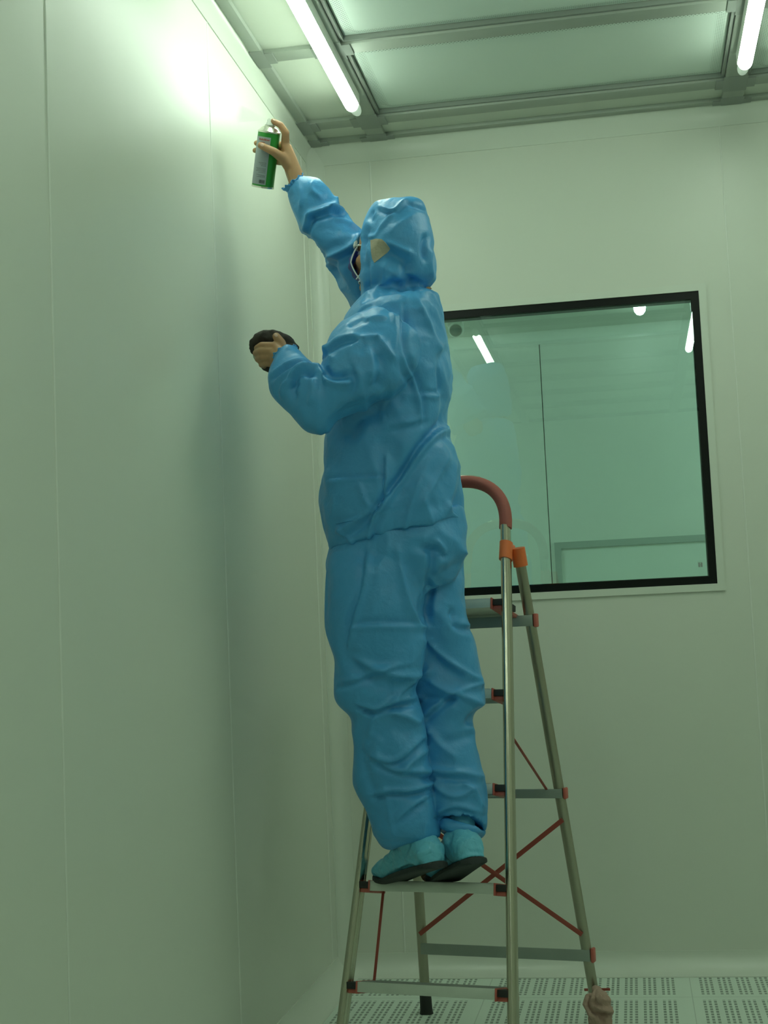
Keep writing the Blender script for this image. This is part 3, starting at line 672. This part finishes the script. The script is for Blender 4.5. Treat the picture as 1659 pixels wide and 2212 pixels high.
# hood
loft(bm, [(832, 440, 900, 434, 3.87, .035), (812, 446, 912, 440, 3.87, .055), (799, 462, 918, 458, 3.87, .075), (789, 490, 927, 490, 3.87, .09), (783, 520, 935, 525, 3.87, .102), (779, 560, 938, 565, 3.87, .103), (780, 590, 938, 592, 3.87, .100), (782, 610, 934, 606, 3.87, .100), (783, 622, 918, 618, 3.87, .094), (784, 632, 902, 624, 3.87, .082), (783, 645, 898, 632, 3.87, .08), (782, 668, 905, 650, 3.87, .09)], e=2.3)
jk = fuse('hooded_jacket', bm, 0.005, 4, 'suit', HP)
# face opening of the hood
co, no = get(jk)
rel = co - np.array(hc); f_ = rel @ np.array(fwd); s_ = rel @ np.array(side); u_ = rel @ np.array(hup)
op = np.clip(1.15 - np.sqrt((s_ / .062) ** 2 + ((u_ + .02) / .088) ** 2), 0, .3) / .3 * (f_ > .03)
co -= np.array(fwd)[None] * (op * .030)[:, None]; put(jk, co)
folds(jk, [
 # back and side of the jacket
 ('lap', [(964, 842), (945, 905), (901, 973), (876, 1014), (832, 1077), (807, 1111)], 9, .012), ('groove', [(950, 915), (905, 985), (870, 1035), (835, 1090)], 14, .008),
 ('ridge', [(960, 960), (935, 1040), (900, 1100)], 8, .006), ('ridge', [(905, 1030), (885, 1100), (868, 1165)], 7, .006),
 ('ridge', [(965, 985), (970, 1050), (960, 1110)], 8, .007), ('groove', [(978, 1000), (982, 1060), (975, 1100)], 8, .006),
 ('lap', [(868, 660), (880, 770), (903, 850), (905, 910)], 6, -.006), ('groove', [(864, 700), (874, 760), (885, 840)], 7, .006),
 ('ridge', [(895, 640), (920, 700), (942, 748)], 7, .009), ('ridge', [(945, 650), (948, 700), (942, 750)], 6, .008), ('groove', [(955, 690), (948, 740), (942, 800), (945, 850)], 6, .008),
 ('lap', [(940, 770), (942, 835), (905, 848)], 6, .004), ('ridge', [(842, 850), (824, 880), (828, 910)], 7, .006), ('lap', [(840, 925), (880, 915), (905, 905)], 10, .005),
 ('groove', [(740, 950), (780, 905), (830, 880)], 16, .008), ('lap', [(830, 985), (830, 1030), (830, 1080)], 5, .006), ('lap', [(703, 1034), (760, 1032), (828, 1030)], 5, -.003),
 ('ridge', [(775, 1040), (785, 1070), (797, 1095)], 6, .006), ('ridge', [(720, 1150), (765, 1125), (800, 1100)], 8, .008), ('groove', [(730, 1165), (775, 1140), (800, 1118)], 7, .006),
 ('ridge', [(790, 1180), (800, 1140), (812, 1105)], 6, .007), ('groove', [(800, 1180), (812, 1140), (825, 1110)], 7, .005), ('ridge', [(725, 1135), (745, 1160), (775, 1178)], 5, .006),
 ('ridge', [(915, 1080), (925, 1110), (930, 1130)], 6, .005), ('ridge', [(960, 1080), (975, 1105), (985, 1115)], 6, .005),
 # near sleeve
 ('ridge', [(690, 800), (712, 828), (735, 838), (765, 832)], 7, .012, 3.6), ('groove', [(705, 802), (728, 822), (762, 818)], 8, .010, 3.6),
 ('ridge', [(632, 826), (648, 808), (668, 798), (694, 800)], 6, .011, 3.6), ('groove', [(640, 840), (652, 822), (672, 812), (686, 822)], 7, .012, 3.6),
 ('ridge', [(610, 862), (622, 836), (650, 830), (665, 812)], 6, .010, 3.6), ('groove', [(645, 870), (642, 845), (655, 830)], 9, .008, 3.6), ('ridge', [(684, 820), (686, 850), (680, 880)], 7, .008, 3.6),
 ('ridge', [(592, 812), (622, 792), (660, 782)], 6, .007, 3.6), ('ridge', [(592, 832), (625, 810), (668, 796)], 6, .006, 3.6), ('groove', [(592, 822), (622, 802), (660, 790)], 5, .006, 3.6),
 ('lap', [(700, 765), (740, 742), (778, 735)], 9, .008, 3.6), ('ridge', [(765, 755), (795, 730), (822, 726)], 8, .008, 3.6), ('ridge', [(815, 726), (838, 760), (848, 775)], 7, .009, 3.6),
 ('groove', [(820, 765), (828, 800), (815, 840)], 10, .009, 3.6), ('ridge', [(800, 758), (808, 800), (800, 835)], 8, .007, 3.6), ('lap', [(770, 800), (778, 830), (770, 860)], 9, .006, 3.6),
 ('ridge', [(742, 706), (790, 684), (830, 676)], 8, .009, 3.6), ('groove', [(750, 705), (775, 690), (790, 686)], 7, .010, 3.6), ('ridge', [(848, 672), (860, 720), (858, 770)], 6, .008, 3.66),
 ('ridge', [(705, 745), (715, 770), (730, 785)], 7, .006, 3.6),
 # raised sleeve
 ('ridge', [(691, 551), (735, 543), (766, 525), (776, 492)], 7, .012, 3.9), ('groove', [(700, 565), (745, 556), (775, 535)], 9, .008, 3.9),
 ('ridge', [(664, 462), (690, 452), (715, 442), (736, 442)], 6, .012, 3.88), ('groove', [(668, 474), (700, 462), (735, 455)], 7, .008, 3.88),
 ('ridge', [(652, 492), (662, 474), (669, 455)], 6, .009, 3.88), ('groove', [(662, 500), (668, 480), (676, 462)], 6, .008, 3.88), ('ridge', [(715, 415), (718, 432), (705, 446)], 7, .010, 3.88),
 ('ridge', [(645, 400), (650, 425), (648, 445)], 5, .007, 3.88), ('ridge', [(670, 392), (672, 410), (690, 425)], 6, .008, 3.88), ('ridge', [(705, 458), (740, 470), (770, 482)], 7, .006, 3.88), ('lap', [(660, 500), (700, 540), (740, 600)], 16, .006, 3.9),
 # hood
 ('lap', [(822, 452), (835, 460), (855, 462), (868, 448), (876, 436)], 5, .007, 3.8), ('ridge', [(876, 436), (858, 462), (840, 480), (816, 512)], 5, .007, 3.8), ('ridge', [(895, 465), (868, 490), (850, 512)], 6, .004, 3.8),
 ('groove', [(878, 440), (895, 446), (912, 444)], 5, .006, 3.8), ('groove', [(918, 505), (914, 530), (918, 560)], 5, .009, 3.8), ('ridge', [(925, 535), (924, 560), (928, 590)], 5, .008, 3.8), ('groove', [(930, 515), (934, 550), (934, 580)], 4, .006, 3.8),
 ('ridge', [(838, 530), (870, 545), (892, 553)], 7, .009, 3.8), ('groove', [(838, 552), (870, 565), (885, 580)], 12, .010, 3.8), ('groove', [(888, 575), (880, 600), (900, 612)], 9, .008, 3.8),
 ('ridge', [(790, 650), (815, 628), (850, 600)], 7, .008, 3.8), ('groove', [(800, 660), (825, 645), (860, 632), (880, 628)], 8, .010, 3.8), ('groove', [(855, 616), (875, 618), (905, 624), (925, 622)], 6, .016, 3.8),
 ('ridge', [(812, 640), (830, 605), (840, 570)], 5, .005, 3.8), ('ridge', [(792, 505), (800, 515), (813, 515)], 5, .008, 3.8), ('groove', [(795, 495), (788, 530), (790, 560)], 5, .006, 3.8), ('groove', [(800, 570), (797, 610), (790, 640)], 6, .005, 3.8),
 ('groove', [(806, 452), (800, 470), (808, 478)], 6, .006, 3.8)], noise_amp=0.0060, nscale=(7, 7, 6), seed=3)
def cuff(c, axis, ra, rb, seed):
    c, d = Vector(c), Vector(axis).normalized(); u = d.cross(Vector((0, 1, 0))).normalized(); v = d.cross(u); b_ = bmesh.new(); rings = []; N = 120
    for k, (t, g) in enumerate(((-.016, 1.10), (-.008, 1.06), (-.002, .97), (.004, .98), (.010, 1.08), (.015, 1.17), (.016, 1.15), (.010, 1.03), (.0, .93), (-.012, .92))):
        ring = []
        for j in range(N):
            a = 2 * math.pi * j / N; w_ = math.sin(a * 15 + seed + 2.1 * math.sin(a * 4)); f = (.030 if k < 2 else .060 if k > 3 else .02) * w_
            ring.append(b_.verts.new(c + d * (t + .003 * math.sin(a * 9 + seed) * (k > 3)) + u * math.cos(a) * ra * (g + f) + v * math.sin(a) * rb * (g + f)))
        rings.append(ring)
    for a_, b2_ in zip(rings, rings[1:] + rings[:1]):
        for j in range(N): b_.faces.new((a_[j], a_[(j + 1) % N], b2_[(j + 1) % N], b2_[j]))
    return link('elastic_cuff', b_, 'suit', jk)
cuff(at(639, 401, 3.92), wrR - elR, .0315, .030, 0)
cuff(at(620, 771, 3.655), at(600, 742, 3.66) - at(622, 790, 3.65), .0300, .030, 1.3)
from mathutils.bvhtree import BVHTree
def applique(src, name, pts, Yd, m, parent, off=.002, nr=16, nb=90):
    """a sewn-on piece: sheet following the cloth inside the outline, with a thickness of its own"""
    me = src.data; bvh = BVHTree.FromPolygons([v.co for v in me.vertices], [tuple(p.vertices) for p in me.polygons])
    P = [Vector(at(x, y, Yd)) for x, y in pts]; c = sum(P, Vector()) / len(P); B = []
    for i in range(nb):
        t = i / nb * len(P); k = int(t); B.append(P[k].lerp(P[(k + 1) % len(P)], t - k))
    bm_ = bmesh.new(); rings = []
    def drop(q):
        d = (q - Vector(CAM)).normalized(); h = bvh.ray_cast(Vector(CAM), d)
        return h[0] + h[1] * off if h[0] is not None else q
    for r in range(1, nr + 1): rings.append([bm_.verts.new(drop(c.lerp(b, r / nr))) for b in B])
    off = -.003; rings.append([bm_.verts.new(drop(c.lerp(b, 1.004))) for b in B])
    cv = bm_.verts.new(rings[0][0].co.lerp(rings[0][nb // 2].co, .5))
    for j in range(nb): bm_.faces.new((cv, rings[0][j], rings[0][(j + 1) % nb]))
    for a_, b_ in zip(rings, rings[1:]):
        for j in range(nb): bm_.faces.new((a_[j], b_[j], b_[(j + 1) % nb], a_[(j + 1) % nb]))
    o_ = link(name, bm_, m, parent)
    if o_.data.polygons[0].normal.y > 0: o_.data.flip_normals()
    return o_
applique(jk, 'beige_patch', [(801, 519), (813, 516), (825, 517), (833, 524), (843, 537), (836, 546), (824, 556), (809, 568), (805, 560), (802, 545)], 3.775, 'patch', jk)['label'] = 'beige translucent patch on the side of the hood'
applique(jk, 'side_pocket', [(712, 1034), (760, 1033), (829, 1030), (829, 1078), (812, 1103), (770, 1124), (725, 1132), (714, 1090)], 3.70, 'suit', jk, off=.0025)

# -- keep the skin under the cloth
from mathutils.bvhtree import BVHTree
def tuck(cloths):
    co, no = get(body)
    rel = co - np.array(hc); ff = rel @ np.array(fwd); uu = rel @ np.array(hup); rr = np.linalg.norm(rel, axis=1)
    face = (rr < .16) & (ff > .045); hnd = np.zeros(len(co), bool)
    for w_, e_ in ((wrL, elL), (wrR, elR)):
        d = np.array((w_ - e_).normalized()); q = co - np.array(w_); hnd |= ((q @ d) > -.012) & (np.linalg.norm(q, axis=1) < .25)
    free = face | hnd
    for c in cloths:
        me = c.data; bvh = BVHTree.FromPolygons([v.co for v in me.vertices], [tuple(p.vertices) for p in me.polygons])
        for i in np.nonzero(~free)[0]:
            p = Vector(co[i]); loc, n_, _, dist = bvh.find_nearest(p, .03)
            if loc is None: continue
            if (p - loc).dot(n_) > -.010: co[i] = loc - n_ * .013
    put(body, co)
tuck([jk, tr])

# -- mask
bm = bmesh.new(); nu, nv = 28, 22; G = []
for i in range(nu + 1):
    row = []
    for j in range(nv + 1):
        s = -1 + 2 * i / nu; u = 1 - 2 * j / nv
        wv = .0035 * (1 - s * s) * math.sin(j * math.pi * 2 * 4 / nv)
        f = .094 + .024 * (1 - u * u) * (1 - .3 * s * s) - .032 * s * s - .012 * max(0, -u) + wv
        row.append(bm.verts.new(H(f, s * (.064 - .010 * abs(u)), -.035 + u * .050)))
    G.append(row)
for i in range(nu):
    for j in range(nv): bm.faces.new((G[i][j], G[i + 1][j], G[i + 1][j + 1], G[i][j + 1]))
rimp = [[Vector(G[i][0].co) for i in range(nu + 1)], [Vector(G[i][nv].co) for i in range(nu + 1)], [Vector(G[0][j].co) for j in range(nv + 1)], [Vector(G[nu][j].co) for j in range(nv + 1)]]
bmesh.ops.solidify(bm, geom=bm.faces[:], thickness=.002)
mk = link('face_mask', bm, 'mask', HP)
bm = bmesh.new()
for P in rimp: sweep(bm, P, .0019, n=8, up=tuple(fwd))
link('mask_edge', bm, 'white_cloth', mk)
for s in (-1, 1):
    bm = bmesh.new()
    for u in (.012, -.082):
        a = H(.062, s * .060, u); sweep(bm, [a.lerp(H(-.005, s * .074, -.01 + (u + .035) * .3), k / 8) for k in range(9)], .0016, n=6, up=(0, 0, 1))
    link('ear_loop', bm, 'white_cloth', mk)
bm = bmesh.new(); sweep(bm, [H(.099 - .034 * (k / 10) ** 2, (k / 10) * .062, .018) for k in range(-10, 11)], .0085, .0035, up=tuple(hup), n=8); link('nose_wire', bm, 'white_cloth', mk)

# -- overshoes
def shoe(name, ball, heel, toe_len, hgt, ankle, label):
    """ball: contact point on the tread, heel: lifted heel"""
    ball, heel = Vector(ball), Vector(heel)
    h = (ball - heel); flat = Vector((h.x, h.y, 0)).normalized(); sd = Vector((-flat.y, flat.x, 0)); L = h.length
    up_h = sd.cross(h.normalized()).normalized()
    if up_h.z < 0: up_h = -up_h
    st_ = [] # (centre bottom, up, halfwidth, height)
    n = 9
    for k in range(n):
        t = k / (n - 1); p = heel.lerp(ball, t) + up_h * (.003 * math.sin(math.pi * t))
        hw_ = .034 + .012 * math.sin(math.pi * min(1, t * .6 + .1)) + .006 * t; hh = [.070, .098, .112, .106, .094, .083, .074, .066, .060][k]
        st_.append((p, up_h.lerp(Vector((0, 0, 1)), max(0, (t - .7) / .3)).normalized(), hw_, hh))
    st_.insert(0, (heel - h.normalized() * .012 + up_h * .010, up_h, .020, .045))
    for k in range(1, 6):
        t = k / 5; st_.append((ball + flat * toe_len * t + Vector((0, 0, .002 * t)), Vector((0, 0, 1)), .052 * (1 - .50 * t ** 3), .060 - .012 * t - .012 * t ** 3))
    b1 = bmesh.new(); rings = []; ns = 28
    for p, u, hw_, hh in st_:
        ring = []
        for j in range(ns):
            a = 2 * math.pi * j / ns; x_ = math.cos(a); z_ = math.sin(a)
            x_ = math.copysign(abs(x_) ** .75, x_); zz = hh * (.5 + .5 * math.copysign(abs(z_) ** .85, z_)); k_ = 1 - .35 * max(0, z_) ** 1.5
            ring.append(b1.verts.new(p + sd * x_ * hw_ * k_ + u * zz))
        rings.append(ring)
    for a, b in zip(rings, rings[1:]):
        for j in range(ns): b1.faces.new((a[j], a[(j + 1) % ns], b[(j + 1) % ns], b[j]))
    b1.faces.new(rings[0][::-1]); b1.faces.new(rings[-1])
    mid = heel.lerp(ball, .28) + up_h * .07
    chain(b1, [(mid, .048), (mid.lerp(Vector(ankle), .5), .046 * hgt), (Vector(ankle), .045 * hgt)])
    ob = fuse(name, b1, .004, 5, 'suit2', HP)
    b2 = bmesh.new(); rings = []; s1 = st_[1]
    for p, u, hw_, hh in [(s1[0] - h.normalized() * .014, s1[1], .018, 0), (s1[0] - h.normalized() * .009, s1[1], .028, 0)] + st_[1:]:
        ring = []
        for j in range(ns):
            a = 2 * math.pi * j / ns; x_ = math.copysign(abs(math.cos(a)) ** .6, math.cos(a)); z_ = math.copysign(abs(math.sin(a)) ** .5, math.sin(a))
            ring.append(b2.verts.new(p + sd * x_ * (hw_ * .96 + .001) + u * (-.0005 + z_ * .0095)))
        rings.append(ring)
    for a, b in zip(rings, rings[1:]):
        for j in range(ns): b2.faces.new((a[j], a[(j + 1) % ns], b[(j + 1) % ns], b[j]))
    b2.faces.new(rings[0][::-1]); b2.faces.new(rings[-1])
    so = link('sole', b2, 'sole', ob); so['label'] = 'dark non-slip sole'
    if label: ob['label'] = label
    return ob
zt = 2 * st + .004
sl = shoe('overshoe', at(852, 1900, 3.965), at(940, 1869, 3.77), .075, 1, at(893, 1812, 3.84), None)
sr = shoe('overshoe', at(962, 1899, 3.965), at(1024, 1860, 3.78), .065, .80, at(996, 1776, 3.88), None)
for so_, sp_ in ((sl, [('ridge', [(800, 1880), (830, 1860), (850, 1835)], 7, .005, 3.8), ('groove', [(870, 1855), (880, 1835), (885, 1822)], 5, .005, 3.8), ('lap', [(850, 1885), (890, 1868), (955, 1862)], 5, .004, 3.8), ('ridge', [(905, 1830), (910, 1850), (900, 1870)], 6, .003, 3.8)]),
                 (sr, [('lap', [(990, 1860), (1015, 1848), (1045, 1852)], 5, .006, 3.8), ('ridge', [(985, 1870), (1020, 1856), (1050, 1862)], 5, .004, 3.8), ('groove', [(965, 1820), (975, 1800)], 6, .005, 3.8)])):
    folds(so_, sp_, noise_amp=.0022, nscale=(22, 22, 18), seed=5)

tuck([sl, sr])

# ------------------------------------------------------------------ spray can in the raised hand
bot, tp = hp(567.5, 404, 0), hp(581.5, 286, 0); ax = (tp - bot); Lc = ax.length; ax.normalize()
e1 = ax.cross(Vector((0, 1, 0))).normalized(); e2 = ax.cross(e1); CM = Matrix((e1, e2, ax)).transposed().to_4x4(); CM.translation = bot
can = empty('spray_can', bot, 'green spray can with white label and white nozzle held up against the wall', 'spray can')
rc = .0315
bm = bmesh.new(); lathe(bm, [(rc - .003, 0), (rc, .002), (rc, Lc), (rc - .002, Lc + .002)], 48, CM); link('can_body', bm, 'can', can)
bm = bmesh.new(); lathe(bm, [(rc + .0006, -.0015), (rc + .001, .001), (rc + .0004, .0035)], 48, CM); link('bottom_rim', bm, 'canmetal', can)
bm = bmesh.new(); lathe(bm, [(rc + .0008, Lc - .001), (rc + .001, Lc + .003), (rc - .002, Lc + .0045), (rc - .007, Lc + .011), (rc - .014, Lc + .016), (rc - .0165, Lc + .0165), (rc - .0165, Lc + .0195), (.004, Lc + .0195)], 48, CM); link('shoulder', bm, 'canmetal', can)
bm = bmesh.new(); lathe(bm, [(.0135, Lc + .016), (.0138, Lc + .0205), (.009, Lc + .021)], 32, CM); link('valve_ring', bm, 'bar', can)
bm = bmesh.new(); lathe(bm, [(.0125, Lc + .020), (.0115, Lc + .024), (.0085, Lc + .030), (.0068, Lc + .036), (.006, Lc + .038)], 28, CM)
sweep(bm, [CM @ Vector((0, 0, Lc + .033)), CM @ Vector((0, 0, Lc + .033)) + Vector((-.009, 0, .002))], .0022, n=10, up=(0, 0, 1)); link('nozzle', bm, 'white_plastic', can)
# wrapped label: a curved sheet with printed lines and a barcode
def mat_label():
    mt = mat('white_printed_label', (0.62, 0.68, 0.72), 0.4); return mt
M['label'] = mat_label(); M['ink'] = mat('grey_ink', (0.22, 0.25, 0.28), 0.5); M['redink'] = mat('red_ink', (0.5, 0.12, 0.12), 0.5); M['barink'] = mat('dark_ink', (0.05, 0.06, 0.06), 0.5)
def to_cam_angle():
    v = Vector(CAM) - bot; return math.atan2(v.dot(e2), v.dot(e1))
a0 = to_cam_angle()
tst = CM.to_3x3() @ Vector((math.cos(a0 + .5), math.sin(a0 + .5), 0))
sgn = 1 if tst.x < 0 else -1           # direction in which the angle runs to the left
def curved(bm, z0, z1, t0, t1, r, n=14):
    """t: angle from the camera-facing side, positive to the left"""
    A = [bm.verts.new(CM @ Vector((r * math.cos(a0 + sgn * (t0 + (t1 - t0) * k / n)), r * math.sin(a0 + sgn * (t0 + (t1 - t0) * k / n)), z0))) for k in range(n + 1)]
    B = [bm.verts.new(CM @ Vector((r * math.cos(a0 + sgn * (t0 + (t1 - t0) * k / n)), r * math.sin(a0 + sgn * (t0 + (t1 - t0) * k / n)), z1))) for k in range(n + 1)]
    for k in range(n): bm.faces.new((A[k], A[k + 1], B[k + 1], B[k]))
t0, t1 = -.22, 1.42
bm = bmesh.new(); curved(bm, .008, Lc - .013, t0, t1, rc + .0005); bmesh.ops.solidify(bm, geom=bm.faces[:], thickness=.0003); lb = link('label', bm, 'label', can)
bm = bmesh.new()
zs = [(.052, .9), (.0485, .7), (.045, .85), (.041, .6), (.034, .8), (.031, .5), (.0285, .75), (.060, .4), (.064, .55), (.068, .7)]
for z, ln in zs:
    a = t0 + .15
    while a < t0 + .15 + ln:
        b_ = a + random.uniform(.05, .12); curved(bm, z, z + .0014, a, min(b_, t0 + 1.3), rc + .0009, 2); a = b_ + .025
link('printed_lines', bm, 'ink', lb)
bm = bmesh.new(); a = t0 + .12
for k in range(13):
    b_ = a + random.uniform(.04, .08); curved(bm, Lc - .023, Lc - .019 + random.choice((0, .0012)), a, b_, rc + .0009, 2); a = b_ + .02
for k in range(7): curved(bm, Lc - .030, Lc - .0275, t0 + .5 + k * .06, t0 + .54 + k * .06, rc + .0009, 2)
link('printed_heading', bm, 'redink', lb)
bm = bmesh.new(); a = t0 + .12
for k in range(15):
    wd = random.choice((.010, .018, .028)); curved(bm, .012, .0215, a, a + wd, rc + .0009, 1); a += wd + random.choice((.012, .02))
link('barcode', bm, 'barink', lb)

# ------------------------------------------------------------------ dark cloth with a clear lens in the lower hand
gg = empty('dark_cloth', at(590, 750, HY + .04), 'dark brown bundle gripped in the lower left hand, in front of the wall', 'cloth')
bm = bmesh.new()
def blob(pts):
    for (x, y, dy, r) in pts: ellips(bm, at(x, y, HY + dy), (r, r * .8, r * .85))
chain(bm, [(at(552, 740, HY + .036), .016), (at(566, 731, HY + .04), .020), (at(590, 730, HY + .044), .020), (at(612, 738, HY + .046), .021), (at(630, 752, HY + .050), .018), (at(637, 762, HY + .052), .012)])
chain(bm, [(at(550, 742, HY + .034), .013), (at(549, 756, HY + .040), .010), (at(560, 765, HY + .05), .010)])
chain(bm, [(at(600, 750, HY + .055), .03), (at(585, 775, HY + .058), .022), (at(573, 790, HY + .045), .013), (at(583, 797, HY + .045), .009)])
chain(bm, [(at(620, 755, HY + .055), .025), (at(595, 778, HY + .060), .024)])
dk = fuse('cloth_folds', bm, .0035, 3, 'cloth', gg); folds(dk, [], noise_amp=.0035, nscale=(30, 30, 30), seed=8)
bm = bmesh.new(); c_ = Vector(at(556, 770, HY + .030))
ellips(bm, c_, (.013, .004, .016), Matrix.Rotation(math.radians(-25), 3, 'Y')); link('clear_rim', bm, 'white_plastic2', gg) if 'white_plastic2' in M else None
if 'white_plastic2' not in M:
    bm.free() if bm.is_valid else None
M['gloss'] = mat('clear_plastic', (0.42, 0.46, 0.36), 0.12, 0, .8)
bm = bmesh.new(); ellips(bm, c_, (.011, .004, .017), Matrix.Rotation(math.radians(-25), 3, 'Y')); lo_ = link('clear_edge', bm, 'gloss', gg); lo_['label'] = 'pale glossy translucent edge'
# ------------------------------------------------------------------ towel wrapped round the rear foot
fb = RR(1, 0.0); ft = RR(1, .16)
bm = bmesh.new()
tq = lambda x, y, r, dy=0: (Vector(at(x, y, 4.40 + dy)), r)
chain(bm, [tq(1297, 2240, .030), tq(1297, 2205, .033), tq(1296, 2180, .034), tq(1294, 2158, .026), tq(1291, 2138, .011)])
chain(bm, [tq(1276, 2156, .014, -.02), tq(1270, 2170, .015, -.02), tq(1279, 2186, .016, -.02), tq(1292, 2196, .018, -.02)])
chain(bm, [tq(1292, 2146, .013, -.015), tq(1303, 2163, .019, -.015), tq(1309, 2180, .020, -.015), tq(1308, 2205, .020, -.01)])
ow = fuse('wrapped_towel', bm, .0035, 3, 'pink')
folds(ow, [('groove', [(1268, 2170), (1275, 2185), (1300, 2192), (1320, 2200)], 5, .008, 4.36), ('ridge', [(1275, 2175), (1300, 2182), (1320, 2186)], 5, .006, 4.36), ('groove', [(1272, 2150), (1270, 2165), (1275, 2180)], 5, .009, 4.36), ('groove', [(1300, 2195), (1303, 2212)], 5, .008, 4.36),
           ('ridge', [(1290, 2130), (1282, 2150), (1300, 2160), (1318, 2166)], 6, .005, 4.36)], noise_amp=.004, nscale=(26, 26, 20), seed=2)
tag(ow, 'pinkish towel wrapped round the rear right foot of the ladder', 'cloth')

# ------------------------------------------------------------------ fine spray leaving the nozzle
nz = CM @ Vector((0, 0, Lc + .033)) + Vector((-.010, 0, .002))
bm = bmesh.new(); sweep(bm, [nz + Vector((-.010 * k, 0, .0035 * k)) for k in range(9)], .002, .002, up=(0, 1, 0), n=16, radii=[1 + 1.5 * k for k in range(9)])
mv = bpy.data.materials.new('spray_mist'); mv.use_nodes = True; nt = mv.node_tree; nt.nodes.clear()
o_ = nt.nodes.new('ShaderNodeOutputMaterial'); vs_ = nt.nodes.new('ShaderNodeVolumeScatter'); vs_.inputs['Color'].default_value = (.95, 1, .95, 1); vs_.inputs['Density'].default_value = 7
nt.links.new(vs_.outputs[0], o_.inputs['Volume'])
tag(link('spray_mist', bm, mv), 'faint white mist spraying from the nozzle of the green can toward the wall', 'spray', kind='stuff')
